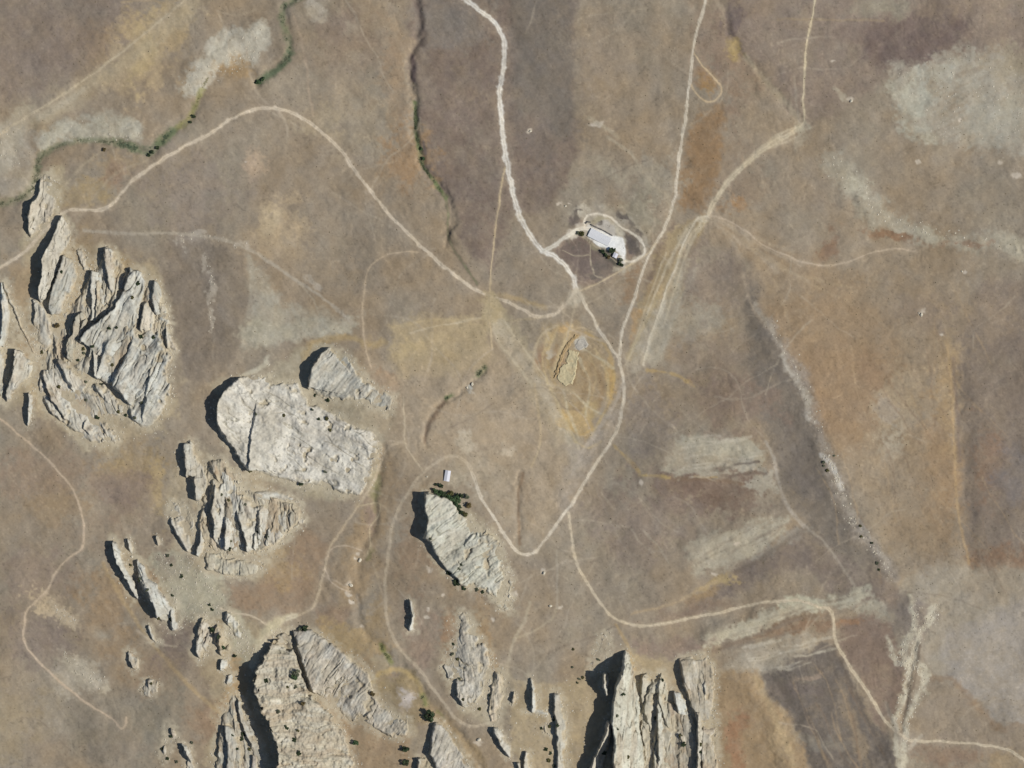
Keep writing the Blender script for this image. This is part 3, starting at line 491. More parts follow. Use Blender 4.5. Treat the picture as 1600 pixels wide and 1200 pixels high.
E(1250, 200, 12, 10, 0, (182,172,148), .8); E(1250, 215, 8, 14, 0, (168,156,136), .6)
P([(895,470),(975,560),(960,575),(940,540),(910,500)], (160,150,132), .2, 6)
P([(412,560),(420,556),(418,572),(405,580),(385,588),(378,585),(395,575),(412,568)], (190,182,160), .8, 2.5, 1.5, 2, warp=False)
# faint animal trails and rills wandering over the slopes
rt = np.random.RandomState(31)
for k in range(110):
    if k < 50: x0, y0 = rt.normal(860, 230), rt.normal(520, 230)
    else: x0, y0 = rt.rand() * 1600, rt.rand() * 1200
    a0 = rt.rand() * 6.28 if k % 3 else (math.radians(65) if x0 < 900 else math.radians(-28)) + rt.normal() * .3
    pl = [(x0, y0)]; nseg = 3 + rt.randint(5)
    for j in range(nseg):
        a0 += rt.normal() * .28; x0 += math.cos(a0) * 28; y0 += math.sin(a0) * 28; pl.append((x0, y0))
    lt = rt.rand() < .68
    Ln(pl, (176,163,142) if lt else (122,109,94), 1.8 + rt.rand() * 1.6, .22 + .25 * rt.rand(), 1, .6, gaps=.5, gs=9)
# overall fine mottling (soil and grass tufts)
sp1 = fbm(U, V, 2.6, 2, 36); sp2 = fbm(U, V, 4.2, 2, 37)
clump = sstep(-.3, .5, fbm(U, V, 40, 3, 38))
drn = sstep(.78, 1.0, DR) * DRm
mot = 1 + 1.0 * .05 * drn * np.clip(fbm(U, V, 60, 2, 39) * 4, -1, 1) + .04 * sstep(.82, 1, DR2) + 0.06 * n_fin + 0.045 * n_str + 0.055 * sp1 + 0.02 * fbm(U, V, 60, 3, 33) + .16 * sstep(.62, .95, sp2) * clump - .15 * sstep(.62, .95, -sp2) * (1.2 - clump)
C *= (.955 + .05 * fbm(U, V, 170, 2, 44))[..., None] * mot[..., None]
tint = fbm(U, V, 18, 3, 30)[..., None]
C *= 1 + tint * np.array([0.018, 0.0, -0.035])
rs = np.random.RandomState(5)
C = np.clip(C, 0.01, 0.9)

# ------------------------------------------------------------------ mesh builders and materials
def srf_mat(name, attr=True, color=(.3, .3, .3), rough=.95, nscale=.6, namp=.10, bump=.15, detail=5.0):
    m = bpy.data.materials.new(name); m.use_nodes = True
    t = m.node_tree; b = t.nodes["Principled BSDF"]
    b.inputs["Roughness"].default_value = rough
    b.inputs["Specular IOR Level"].default_value = 0.15
    tc = t.nodes.new("ShaderNodeTexCoord")
    n = t.nodes.new("ShaderNodeTexNoise"); n.inputs["Scale"].default_value = nscale; n.inputs["Detail"].default_value = detail
    t.links.new(tc.outputs["Object"], n.inputs["Vector"])
    mr = t.nodes.new("ShaderNodeMapRange"); mr.inputs[1].default_value = .3; mr.inputs[2].default_value = .7
    mr.inputs[3].default_value = 1 - namp; mr.inputs[4].default_value = 1 + namp
    t.links.new(n.outputs["Fac"], mr.inputs[0])
    mx = t.nodes.new("ShaderNodeVectorMath"); mx.operation = 'SCALE'
    if attr:
        a = t.nodes.new("ShaderNodeAttribute"); a.attribute_name = "Col"
        t.links.new(a.outputs["Color"], mx.inputs[0])
    else:
        mx.inputs[0].default_value = color
    t.links.new(mr.outputs[0], mx.inputs["Scale"])
    t.links.new(mx.outputs[0], b.inputs["Base Color"])
    if bump:
        bp = t.nodes.new("ShaderNodeBump"); bp.inputs["Strength"].default_value = bump; bp.inputs["Distance"].default_value = .4
        t.links.new(n.outputs["Fac"], bp.inputs["Height"]); t.links.new(bp.outputs[0], b.inputs["Normal"])
    return m
M_GROUND = srf_mat("soil_and_dry_grass", nscale=.45, namp=.06, bump=.12)
M_ROCK = srf_mat("limestone", nscale=.35, namp=.10, bump=.35)
M_LEAF = srf_mat("leaves", nscale=1.2, namp=.25, bump=0, rough=.8)
M_BARK = srf_mat("bark", False, (.10, .075, .05), nscale=4, namp=.2)

def np_mesh(name, co, quads, col=None, smooth=True):
    me = bpy.data.meshes.new(name)
    n = len(co); q = len(quads); k = quads.shape[1]
    me.vertices.add(n); me.vertices.foreach_set("co", np.ascontiguousarray(co, np.float32).ravel())
    me.loops.add(q * k); me.loops.foreach_set("vertex_index", np.ascontiguousarray(quads, np.int32).ravel())
    me.polygons.add(q); me.polygons.foreach_set("loop_start", np.arange(0, q * k, k, dtype=np.int32))
    me.polygons.foreach_set("loop_total", np.full(q, k, np.int32))
    me.polygons.foreach_set("use_smooth", np.full(q, smooth, bool))
    me.update(calc_edges=True)
    if col is not None:
        at = me.color_attributes.new("Col", 'FLOAT_COLOR', 'POINT')
        c4 = np.ones((n, 4), np.float32); c4[:, :3] = col
        at.data.foreach_set("color", c4.ravel())
    return me
def link(name, me, mat, parent=None, **props):
    o = bpy.data.objects.new(name, me)
    if me is not None and mat is not None and not me.materials: me.materials.append(mat)
    COL.objects.link(o)
    if parent is not None: o.parent = parent
    for k, v_ in props.items(): o[k] = v_
    return o
def grid_part(name, fmask, lift, **props):
    """mesh of the grid faces where fmask (face array) is set"""
    jj, ii = np.nonzero(fmask)
    a = jj * NU + ii
    q = np.stack([a, a + NU, a + NU + 1, a + 1], 1)
    used, inv = np.unique(q, return_inverse=True)
    q = inv.reshape(q.shape)
    co = np.stack([X(U.ravel()[used]), Y(V.ravel()[used]), Z.ravel()[used] + lift], 1)
    me = np_mesh(name, co, q, C.reshape(-1, 3)[used])
    return link(name, me, M_GROUND, kind="structure", **props)
def gz(u, v):
    """ground height by bilinear look-up"""
    u = np.atleast_1d(np.asarray(u, float)); v = np.atleast_1d(np.asarray(v, float))
    i = np.clip(np.searchsorted(gu, u) - 1, 0, NU - 2); j = np.clip(np.searchsorted(gv, v) - 1, 0, NV - 2)
    fu = (u - gu[i]) / (gu[i + 1] - gu[i]); fv = (v - gv[j]) / (gv[j + 1] - gv[j])
    return (Z[j, i] * (1 - fu) + Z[j, i + 1] * fu) * (1 - fv) + (Z[j + 1, i] * (1 - fu) + Z[j + 1, i + 1] * fu) * fv

def gcol(u, v):
    i = np.clip(np.searchsorted(gu, u), 0, NU - 1); j = np.clip(np.searchsorted(gv, v), 0, NV - 1)
    return C[j, i]
# ------------------------------------------------------------------ rock outcrops
ROCK_ALL = []; POLYS = []
def rock(label, poly, crests=(), ang=90, ra=1.2, rs_=7, base=1.5, tint=(194,192,178), soil=.35, name="rock_outcrop", cat="rock outcrop",
         st=5.0, jag=1.5, step=0.85, group=None, soilc=(160,138,108), teeth=0, dip=0.0, grey=0.3, bury_=0.0, band=.16):
    p = np.asarray(poly, float); k = len(ROCK_ALL) + 1
    # pale scree spilling from the rock's foot over the ground
    gw = win(p[:, 0].min() - 14, p[:, 1].min() - 14, p[:, 0].max() + 14, p[:, 1].max() + 14)
    gd = poly_sd(RX[gw], RY[gw], poly); big_ = min(1, math.sqrt(np.ptp(p[:, 0]) * np.ptp(p[:, 1])) / 40)
    wt_ = sstep(-10 * big_ - 2, 0, gd + edge_f[gw] * 3.5 * big_ + edge_n[gw] * 3 * big_) * .62 * np.clip(.8 + .5 * edge_f[gw], 0, 1)
    C[gw] += (lin((184, 174, 150)) - C[gw]) * wt_[..., None]
    us = np.arange(p[:, 0].min() - 4, p[:, 0].max() + 4, step); vs = np.arange(p[:, 1].min() - 4, p[:, 1].max() + 4, step)
    uu, vv = np.meshgrid(us, vs)
    a = uu + fbm(uu, vv, 8, 3, 200 + k) * jag; b = vv + fbm(uu, vv, 8, 3, 300 + k) * jag
    sd_ = poly_sd(a, b, poly)
    h = base * sstep(-.6, 3.5, sd_) * (1 + .5 * fbm(uu, vv, 12, 3, 400 + k))
    size = math.sqrt(max((np.ptp(p[:, 0]) * np.ptp(p[:, 1])), 1))
    hc = np.zeros(uu.shape)
    for cr in crests:
        pts, wE, wW = cr[0], cr[1], cr[2]
        q = smooth_line(pts, 3)
        best = np.zeros(uu.shape)
        bd = np.full(uu.shape, 1e9)
        val = np.zeros(uu.shape)
        aa = a + fbm(uu, vv, 5, 2, 500 + k) * teeth
        for i in range(len(q) - 1):
            ax, ay, ah = q[i]; bx, by, bh = q[i + 1]
            ex, ey = bx - ax, by - ay; L = math.hypot(ex, ey) + 1e-9
            tr = ((aa - ax) * ex + (b - ay) * ey) / (L * L)
            t = np.clip(tr, 0, 1)
            d = np.hypot(aa - ax - t * ex, b - ay - t * ey)
            side = (ex * (b - ay) - ey * (aa - ax))           # <0 : east of a crest listed top to bottom
            east = side < 0 if ey >= 0 else side > 0
            w_ = np.where(east, wE, wW)
            if i == 0: w_ = np.where(tr < 0, np.minimum(w_, 7), w_)
            if i == len(q) - 2: w_ = np.where(tr > 1, np.minimum(w_, 7), w_)
            hh = (ah + (bh - ah) * t) * np.clip(1 - d / w_, 0, 1) ** np.where(east, 1.25, .8)
            upd = d < bd
            val = np.where(upd, hh, val); bd = np.where(upd, d, bd)
        hc = np.maximum(hc, val)
    h = h + hc * sstep(-.8, 1.4, sd_)
    strata = fbm(uu, vv, rs_, 3, 600 + k, ang=ang, stretch=st)
    rough = fbm(uu, vv, 4.5, 3, 700 + k)
    inside = sstep(-.5, 3, sd_)
    crack = -sstep(.12, 0, np.abs(fbm(uu, vv, rs_ * 1.6, 2, 800 + k, ang=ang, stretch=st * .8))) * sstep(-.1, .35, fbm(uu, vv, 26, 2, 850 + k))
    aw = uu + fbm(uu, vv, 26, 2, 970 + k) * 4; bw = vv + fbm(uu, vv, 26, 2, 980 + k) * 4
    rib = np.abs(fbm(aw, bw, rs_ * 1.35, 2, 990 + k, ang=ang, stretch=6.5)); rib2 = np.abs(fbm(aw, bw, rs_ * .8, 2, 995 + k, ang=ang, stretch=7))
    ribm = sstep(-.5, .5, fbm(uu, vv, 34, 2, 975 + k))
    cleft = sstep(.13, .02, rib) * sstep(.0, .6, fbm(uu, vv, 24, 2, 976 + k))
    h = h + inside * ra * (1.0 * (np.clip(rib, 0, .6) - .25) * (.3 + .8 * ribm) + .45 * (np.clip(rib2, 0, .5) - .2) - .75 * cleft)
    h = h + inside * ra * 1.7 * fbm(uu, vv, 24, 2, 955 + k, ang=ang, stretch=1.7)
    h = h + inside * (ra * .4 * strata + ra * .15 * rough + ra * 1.0 * crack + .10 * fbm(uu, vv, 2.6, 2, 900 + k))
    bury = sstep(11, 0, sd_) * np.clip(fbm(uu, vv, 11, 3, 950 + k) * 1.5 + .25 + bury_, 0, 1.3) + np.clip(fbm(uu, vv, 17, 3, 960 + k) * 1.5 - 1.0 + soil, 0, .7)
    cover = np.clip(1.6 * bury * inside * (1 - sstep(1.5, 4.5, hc)), 0, 1)
    h = np.where(sd_ < -.7, -2.5, h - 3.2 * bury * (1 - sstep(1.5, 4.5, hc)) * (base + .5) / 2.2)
    h = np.where(h < -.5, np.maximum(h, -3), h)
    keepv = sd_ > -1.9
    fm = keepv[:-1, :-1] & keepv[1:, :-1] & keepv[:-1, 1:] & keepv[1:, 1:]
    jj, ii = np.nonzero(fm)
    nu = len(us)
    q0 = jj * nu + ii
    q = np.stack([q0, q0 + nu, q0 + nu + 1, q0 + 1], 1)
    used, inv = np.unique(q, return_inverse=True); q = inv.reshape(q.shape)
    fu, fv = uu.ravel()[used], vv.ravel()[used]
    z = gz(fu, fv) + h.ravel()[used]
    # colour: cream limestone, grey weathering, soil in hollows, dark lichen
    n1 = fbm(uu, vv, 16, 4, 1000 + k); n2 = fbm(uu, vv, 5, 3, 1100 + k, ang=ang, stretch=3); n3 = fbm(uu, vv, 3, 2, 1200 + k)
    rj = np.random.RandomState(2000 + k).normal(size=2); c = np.zeros(uu.shape + (3,)) + lin(np.clip(np.array(tint, float) + rj[0] * 6 + np.array([1, 0, -1]) * rj[1] * 4, 0, 255))
    def mixc(w_, col): c[...] += (lin(col) - c) * np.clip(w_, 0, 1)[..., None]
    mixc(grey * sstep(-.1, .6, n1 + .4 * n2), (172,169,158))
    mixc(soil * sstep(.0, .7, -n1 + .5 * n2), soilc)
    mixc(.35 * sstep(.2, .7, n2), (214,210,192))
    mixc(.30 * sstep(.3, .8, -n2 + .3 * n3), (140,132,112))
    mixc(.6 * np.clip(-crack, 0, 1), (122,116,96)); mixc(.55 * cleft * sstep(-.3, .3, n3 + n2), (126,118,92))
    mixc(.22 * sstep(-.1, .7, fbm(uu, vv, 22, 3, 1300 + k, ang=ang, stretch=2)), (150,145,128))
    mixc(.45 * sstep(.74, .94, n3 - .3 * n1), (100,99,80))
    mixc(.6 * sstep(3, 0, sd_) * sstep(-.2, .4, n1), (158,144,120))
    mixc(band * sstep(.0, .55, fbm(aw, bw, rs_ * 1.0, 2, 1400 + k, ang=ang, stretch=7)), soilc)
    mixc(.8 * soil * sstep(.25, .75, fbm(uu, vv, 19, 3, 1500 + k, ang=ang, stretch=1.6)), soilc)
    mixc(.42 * sstep(.0, .6, fbm(uu, vv, 30, 3, 1600 + k)), (168,160,140)); mixc(.3 * sstep(.1, .6, fbm(uu, vv, 12, 3, 1700 + k, ang=ang, stretch=2.5)), (150,142,122))
    g_ = c.mean(-1, keepdims=True); c[...] = g_ + (c - g_) * .86
    c *= (.975 + .04 * n3 + .05 * n2)[..., None]
    # soil of the surrounding ground lies over the low rims and hollows
    cover = np.maximum(cover * .9, .9 * sstep(6 + 5 * n1, -.5, sd_) * (1 - sstep(.8, 3, hc)))
    c = c + (gcol(uu, vv) - c) * cover[..., None]
    co = np.stack([X(fu), Y(fv), z], 1)
    me = np_mesh(name, co, q, np.clip(c.reshape(-1, 3)[used], .01, .8))
    # origin at the rock's foot
    cx, cy = float(co[:, 0].mean()), float(co[:, 1].mean()); cz = float(gz(p[:, 0].mean(), p[:, 1].mean())[0])
    me.transform(__import__('mathutils').Matrix.Translation((-cx, -cy, -cz)))
    o = link(name, me, M_ROCK, label=label, category=cat)
    o.location = (cx, cy, cz)
    if group: o["group"] = group
    ROCK_ALL.append((label, us, vs, h)); POLYS.append(p)
    return o
HTAB = []
# north-west
rock("pale rock beside the green stream, north of the road bend at the far west",
     [(62,280),(70,272),(78,270),(84,284),(90,300),(90,325),(84,335),(76,347),(62,361),(47,372),(42,368),(44,352),(43,340),(46,325),(50,306),(58,292)],
     [([(62,284,4),(61,302,6),(48,322,8),(43,340,8),(44,358,6)], 22, 3), ([(62,302,3),(63,322,4),(60,338,2)], 14, 2)], ang=100, ra=1.6, soil=.3)
rock("narrow pale rock fin just below the western road bend, with a wide dark shadow",
     [(94,337),(103,345),(110,360),(107,380),(98,398),(89,425),(78,450),(68,470),(61,476),(60,455),(64,430),(66,400),(76,382),(84,362)],
     [([(94,339,7),(85,362,8),(77,382,11),(67,400,14),(63,430,15),(61,468,12)], 34, 2.5), ([(95,352,2),(100,370,3),(92,390,2)], 10, 2)], ang=100, ra=1.6, soil=.15, rs_=5)
rock("broad leaf-shaped pale rock right of the narrow fin, orange soil at its foot",
     [(99,398),(108,401),(116,412),(122,428),(121,445),(110,460),(103,476),(92,492),(80,496),(75,482),(80,455),(88,430),(94,410)],
     [([(99,400,5),(92,420,7),(83,450,8),(77,472,9),(75,490,6)], 36, 2.5)], ang=108, ra=1.5, soil=.3)
rock("small grey stub of rock at the foot of the narrow fin",
     [(48,470),(56,466),(62,474),(72,480),(80,500),(84,540),(70,548),(60,540),(56,515),(50,500)], [([(52,470,3),(55,490,4),(52,505,3)], 14, 2)], ra=1.2, soil=.6, base=1)
rock("pale rock cut by the left edge of the photo, level with the narrow fin",
     [(-30,438),(2,440),(6,455),(12,470),(15,495),(11,530),(4,548),(-8,560),(-30,560)], [([(2,442,4),(3,470,5),(4,505,7),(-2,540,6)], 18, 2.5)], ra=1.4, soil=.2)
rock("long thin pale ledge slanting between the left edge rock and the narrow fin",
     [(4,440),(9,444),(22,475),(36,505),(52,540),(58,556),(50,556),(40,538),(28,512),(14,480),(5,455)], [([(5,443,2),(20,480,2.5),(38,520,2),(52,552,2)], 6, 2)], ra=.5, base=.8, soil=.3)
rock("pale lobed rock at the left edge with a broken black shadow on its west side",
     [(22,545),(30,548),(42,560),(56,566),(55,580),(42,594),(30,603),(20,612),(14,626),(8,628),(10,608),(16,588),(21,565)],
     [([(22,547,9),(22,575,12),(17,595,11),(9,622,7)], 30, 2.5)], ra=1.7, ang=110)
rock("jagged block of rock half hidden in shadow at the far left edge", [(-40,520),(2,548),(8,570),(10,600),(4,622),(-10,630),(-40,630)],
     [([(-6,540,7),(-3,570,9),(-8,600,8)], 14, 2.5)], ra=2.2, soil=.3)
rock("short isolated fin of rock below the lobed rock, near the western track",
     [(44,613),(50,618),(51,640),(47,664),(42,669),(42,645)], [([(45,615,6),(46,638,6),(43,662,4)], 10, 2)], ra=.8, base=.8)
# the big western mass
rock("long upright rock blade topping the big western outcrop on its left side",
     [(141,423),(149,421),(158,424),(163,440),(168,462),(172,480),(160,488),(150,500),(144,512),(140,500),(143,480),(141,455)],
     [([(142,425,6),(142,450,8),(143,478,8),(140,500,6)], 30, 2)], ra=1.3, soil=.3, ang=95)
rock("slender northernmost blade of the big western outcrop",
     [(161,388),(170,385),(177,392),(178,412),(181,432),(180,452),(175,462),(170,450),(166,425),(162,405)],
     [([(162,390,6),(165,415,8),(169,440,7),(173,458,4)], 22, 2)], ra=1.2, soil=.4, ang=85)
rock("largest slab mass of the big western outcrop, split by long diagonal clefts",
     [(202,418),(212,420),(222,424),(227,440),(224,460),(219,480),(216,500),(218,522),(226,520),(235,500),(246,515),(256,535),(270,556),(262,580),(268,600),(268,615),(258,635),(247,655),(238,668),(222,668),(206,658),(202,640),(190,618),(178,606),(160,598),(150,592),(140,575),(130,560),(122,545),(124,528),(140,512),(158,498),(176,485),(186,465),(196,440)],
     [([(203,420,6),(198,440,8),(190,460,9),(178,482,11),(160,498,12),(140,512,12),(124,532,10)], 60, 2.5),
      ([(205,540,5),(196,560,6),(184,582,6),(178,603,7),(190,618,7),(203,632,6)], 50, 2), ([(181,505,4),(170,530,5),(160,560,6),(150,590,4)], 16, 1.8), ([(145,548,5),(147,570,7),(149,592,5)], 9, 1.5), ([(214,428,2),(208,460,4),(200,490,4),(192,520,3)], 14, 1.8), ([(136,525,5),(142,540,6),(138,556,5)], 8, 1.5), ([(240,560,2),(234,590,3),(228,620,3)], 12, 1.8), ([(196,470,2),(180,500,3),(166,520,3)], 9, 1.5),
      ([(222,655,2),(228,630,3),(232,610,2)], 12, 1.5)],
     ang=118, ra=1.9, rs_=8, st=5, soil=.28, base=2.2)
rock("low broken bedrock filling the ground between the blades of the big western outcrop",
     [(66,480),(84,498),(100,488),(118,470),(134,440),(158,405),(180,400),(205,428),(236,446),(262,490),(262,530),(240,560),(200,600),(150,612),(110,600),(80,590),(62,560),(58,520)],
     [([(112,500,3),(106,530,4),(100,560,3)], 9, 1.8), ([(150,440,3),(152,470,4),(150,500,3)], 12, 1.8), ([(186,430,2),(180,455,3),(172,480,2)], 9, 1.8), ([(80,505,2),(86,535,3),(92,565,2)], 10, 1.8), ([(206,560,2),(196,590,3)], 10, 1.8), ([(70,520,2),(74,550,2)], 8, 1.6)],
     ang=100, ra=2.4, rs_=6, soil=.62, base=.9, tint=(180,172,150), band=.4)
rock("blade with a dark cleft along the upper right rim of the big western outcrop",
     [(241,438),(247,442),(255,466),(262,488),(266,506),(258,512),(246,498),(240,485),(236,470)],
     [([(242,440,5),(238,458,6),(240,480,6),(242,492,4)], 24, 2)], ra=1.3, ang=75, soil=.3)
rock("rounded pale knob between two clefts on the right of the big western outcrop",
     [(228,468),(236,474),(244,490),(243,510),(236,525),(228,530),(220,528),(218,512),(221,492),(223,476)],
     [([(226,470,4),(222,492,6),(219,515,6)], 20, 2)], ra=1.2, ang=95, soil=.25)
rock("small pointed slab at the east rim of the big western outcrop beside bare soil",
     [(258,506),(263,512),(270,530),(277,546),(268,552),(261,545),(259,525)], [([(259,508,4),(260,528,5),(262,545,4)], 14, 2)], ra=1, ang=80)
rock("broken dark-edged blocks on the west flank of the big western outcrop",
     [(128,484),(136,492),(138,508),(130,520),(122,535),(120,552),(128,570),(124,580),(112,572),(104,560),(103,540),(108,525),(114,505),(120,490)],
     [([(127,487,6),(117,502,9),(114,520,9),(106,535,9),(104,562,8)], 16, 2), ([(132,500,5),(126,516,6),(120,530,5)], 10, 1.5)], ra=2.2, rs_=5, soil=.4, base=1.2, tint=(172,166,146))
rock("curved ribs of rock sweeping down the south-west side of the big western outcrop",
     [(67,577),(80,568),(92,560),(104,566),(118,584),(132,594),(148,598),(168,602),(182,614),(194,630),(200,642),(190,650),(176,650),(165,655),(175,668),(187,683),(180,692),(166,690),(156,695),(139,694),(120,679),(104,665),(84,651),(68,630),(62,611),(62,592)],
     [([(68,578,4),(71,598,6),(78,618,7),(90,636,7),(101,652,5)], 22, 2), ([(90,563,5),(100,580,6),(112,606,5)], 18, 2), ([(61,582,2),(62,602,3),(60,612,2)], 8, 1.5), ([(133,660,3),(131,668,4),(137,676,3)], 14, 1.5), ([(145,588,2),(152,610,3),(168,628,2)], 22, 2), ([(160,660,1),(164,680,1.5)], 16, 2)],
     ang=68, ra=1.6, rs_=7, soil=.5, base=1.8)
rock("small pale leaf of rock above the orange soil, right of the leaf-shaped pale rock", [(119,390),(127,388),(134,398),(138,415),(135,427),(129,422),(124,406)], [([(120,391,2),(126,408,2.5),(131,422,2)], 12, 2)], ra=.8, soil=.3, base=.8)
# central-west
rock("tilted wedge of layered rock north of the great pale slab, dark at its west nose",
     [(513,542),(529,548),(546,556),(552,572),(560,584),(572,596),(590,606),(612,618),(614,632),(611,647),(597,641),(572,630),(551,626),(530,628),(510,624),(492,614),(480,608),(482,590),(490,567),(500,554)],
     [([(513,544,8),(498,558,11),(489,572,13),(484,590,12),(481,606,8)], 62, 2.5), ([(500,543,4),(499,552,4)], 6, 1.5)],
     ang=130, ra=1.3, rs_=8, st=6, soil=.22, base=1.4)
rock("great pale slab, the largest smooth rock sheet west of the photo's centre",
     [(372,590),(394,586),(418,588),(424,600),(440,598),(465,598),(474,612),(484,632),(500,634),(530,650),(555,668),(584,674),(591,690),(586,722),(580,745),(562,775),(545,773),(525,768),(508,758),(485,757),(468,757),(450,750),(420,742),(395,738),(388,736),(375,722),(360,702),(345,680),(337,660),(338,632),(350,610)],
     [([(372,592,8),(350,612,14),(339,640,15),(343,664,11),(358,690,8),(376,716,7),(386,734,5)], 70, 2.5),
      ([(402,630,3),(397,660,5),(392,690,8),(390,712,10),(389,735,9)], 60, 2), ([(414,660,2),(416,690,4),(424,728,3)], 24, 2), ([(560,680,2),(575,700,2)], 20, 8)],
     ang=30, ra=.7, rs_=11, st=4, soil=.12, base=2.2, grey=.5, bury_=-.4, band=.12, tint=(200,197,183))
rock("strip of thin white ledges below the great pale slab", [(392,770),(408,766),(430,768),(455,774),(466,784),(458,789),(430,785),(400,782)], [([(400,770,1),(440,776,1)], 8, 3)], ra=.8, base=.8, ang=10, soil=.4)
rock("hooded upright rock left of the comb ridge, with a double dark shadow",
     [(288,692),(298,688),(306,696),(308,718),(320,727),(325,745),(322,768),(312,784),(304,782),(302,765),(298,752),(290,746),(287,725),(285,705)],
     [([(286,694,6),(289,712,8),(291,728,9),(290,744,8)], 22, 2.5), ([(304,748,8),(306,765,9),(306,781,6)], 14, 2)], ra=1.3, ang=85, soil=.3)
rock("low brownish rock spur below the hooded upright rock",
     [(265,785),(282,785),(296,797),(304,808),(306,830),(304,848),(302,864),(292,862),(280,842),(267,820),(263,800)],
     [([(266,812,3),(276,836,5),(291,860,4)], 26, 2)], ra=1.5, ang=70, soil=.5)
rock("rough rocky ground between the hooded rock and the comb ridge",
     [(326,720),(345,715),(360,730),(378,745),(388,765),(470,790),(470,812),(440,845),(400,866),(345,866),(318,850),(308,820),(316,780)],
     [([(330,728,2),(338,745,3),(344,762,2)], 9, 1.8), ([(352,735,2),(360,752,2)], 8, 1.8), ([(350,770,2),(356,790,3)], 8, 1.8), ([(430,805,2),(424,830,2)], 10, 1.8)], ang=80, ra=2, rs_=6, soil=.6, base=.9, tint=(180,172,148), band=.4)
rock("thin vertical fin just right of the brownish spur", [(315,822),(321,828),(322,845),(318,862),(310,872),(305,866),(310,848)], [([(315,824,4),(312,845,6),(307,866,5)], 10, 2)], ra=.7, base=.7)
rock("comb ridge of parallel upright rock ribs with black gaps between them",
     [(334,722),(352,730),(368,742),(376,758),(382,775),(400,790),(425,792),(445,796),(477,811),(474,817),(456,826),(445,838),(432,849),(410,860),(390,863),(370,862),(345,860),(334,845),(328,816),(326,785),(330,755)],
     [([(335,762,4),(334,782,7),(331,800,9),(336,818,8),(335,840,6)], 14, 2), ([(353,812,6),(353,835,9),(352,857,8)], 12, 2), ([(371,804,5),(377,822,9),(385,845,10),(386,860,8)], 14, 2), ([(398,836,5),(397,858,5)], 12, 2), ([(405,800,4),(405,832,4)], 14, 2), ([(419,828,4),(415,852,4)], 26, 2)],
     ang=88, ra=1.8, rs_=6, st=5, soil=.35, base=1.8)
rock("flat pale tables of rock below the comb ridge",
     [(322,862),(348,864),(352,874),(376,872),(398,874),(415,880),(410,890),(398,898),(376,901),(352,898),(335,892),(320,890)], [([(322,866,1),(321,886,1.5)], 30, 2), ([(350,872,1),(350,896,1.5)], 30, 1.5), ([(376,874,1),(376,898,1.5)], 24, 1.5)], ra=.6, base=1.6, soil=.12, tint=(196,192,170))
rock("long slanting blade of dark-backed rock at the lower left, upper of a pair",
     [(175,844),(180,846),(192,868),(202,890),(212,910),(219,932),(213,938),(200,922),(186,896),(177,868)],
     [([(176,847,8),(180,868,11),(190,890,11),(203,914,8),(213,934,5)], 12, 2)], ra=1, ang=64, soil=.2, base=1)
rock("long slanting blade of dark-backed rock at the lower left, lower of a pair",
     [(214,872),(224,884),(232,905),(244,911),(254,930),(264,940),(276,943),(282,969),(280,984),(269,985),(262,970),(254,972),(246,965),(239,944),(224,925),(217,906)],
     [([(216,876,5),(219,902,9),(233,926,13),(242,950,13),(246,963,8)], 34, 2.5), ([(258,940,3),(262,958,3)], 12, 2), ([(268,955,5),(269,980,5)], 12, 2)], ra=1.4, ang=66, soil=.2)
rock("short rock stump between the slanting blades and bare soil", [(198,840),(203,842),(208,856),(212,870),(204,866),(198,852)], [([(199,842,4),(201,856,4)], 9, 2)], ra=.8, base=.7)
rock("tiny pale tooth of rock standing alone above the lower blade", [(244,836),(249,840),(252,850),(246,852),(243,846)], [([(245,838,4),(245,850,4)], 8, 1.5)], ra=.6, base=.6)
rock("two low knobs of rock on the soil left of the track junction", [(230,975),(236,980),(242,998),(252,1003),(246,1006),(236,1000),(231,988)], [([(232,978,3),(237,992,4),(238,1002,3)], 8, 1.5)], ra=.8, base=.6)
rock("solitary boulder outcrop with a small black shadow in the lower left field", [(198,1014),(206,1018),(216,1030),(217,1044),(208,1050),(201,1040),(197,1026)], [([(200,1020,4),(203,1032,5),(208,1044,4)], 14, 2)], ra=1.2, base=.8, soil=.4)
rock("scattered rubble hump left of the yellowish footpath", [(224,1064),(234,1060),(248,1066),(246,1080),(236,1090),(224,1086),(219,1074)], [([(231,1064,2),(232,1072,2)], 10, 2)], ra=1.5, base=.7, soil=.6)
rock("dark pitted outcrop left of the wide pale track bend, western lobe", [(314,962),(326,966),(331,985),(334,1000),(326,1018),(313,1031),(306,1018),(307,992)], [([(316,966,3),(311,988,4),(306,1012,5),(311,1026,4)], 16, 2), ([(325,990,2),(318,1010,3)], 8, 2)], ra=2, rs_=5, soil=.4, ang=110)
rock("dark pitted outcrop left of the wide pale track bend, eastern lobe", [(338,975),(350,985),(360,1000),(362,1018),(352,1030),(342,1022),(336,1005),(334,988)], [([(343,992,3),(342,1006,3)], 12, 2)], ra=2.2, rs_=5, soil=.5, tint=(160,154,132))
rock("small block with a round black shadow beside the cliff path", [(344,1030),(354,1028),(360,1040),(352,1052),(344,1046)], [([(345,1032,6),(345,1046,6)], 13, 2)], ra=1, base=.8)
rock("low bushy rock ledge just above the tip of the great cliff's shadow", [(356,1056),(366,1050),(368,1062),(358,1072),(350,1066)], [([(358,1056,4),(355,1066,4)], 10, 2)], ra=1, base=.6, soil=.4)
rock("pale weathered bank right of the pitted outcrop, above the path junction", [(354,955),(368,962),(380,980),(388,998),(380,1010),(370,1000),(360,985),(352,968)], [([(353,958,3),(354,974,3)], 20, 2)], ra=1.4, soil=.5, base=1.0)
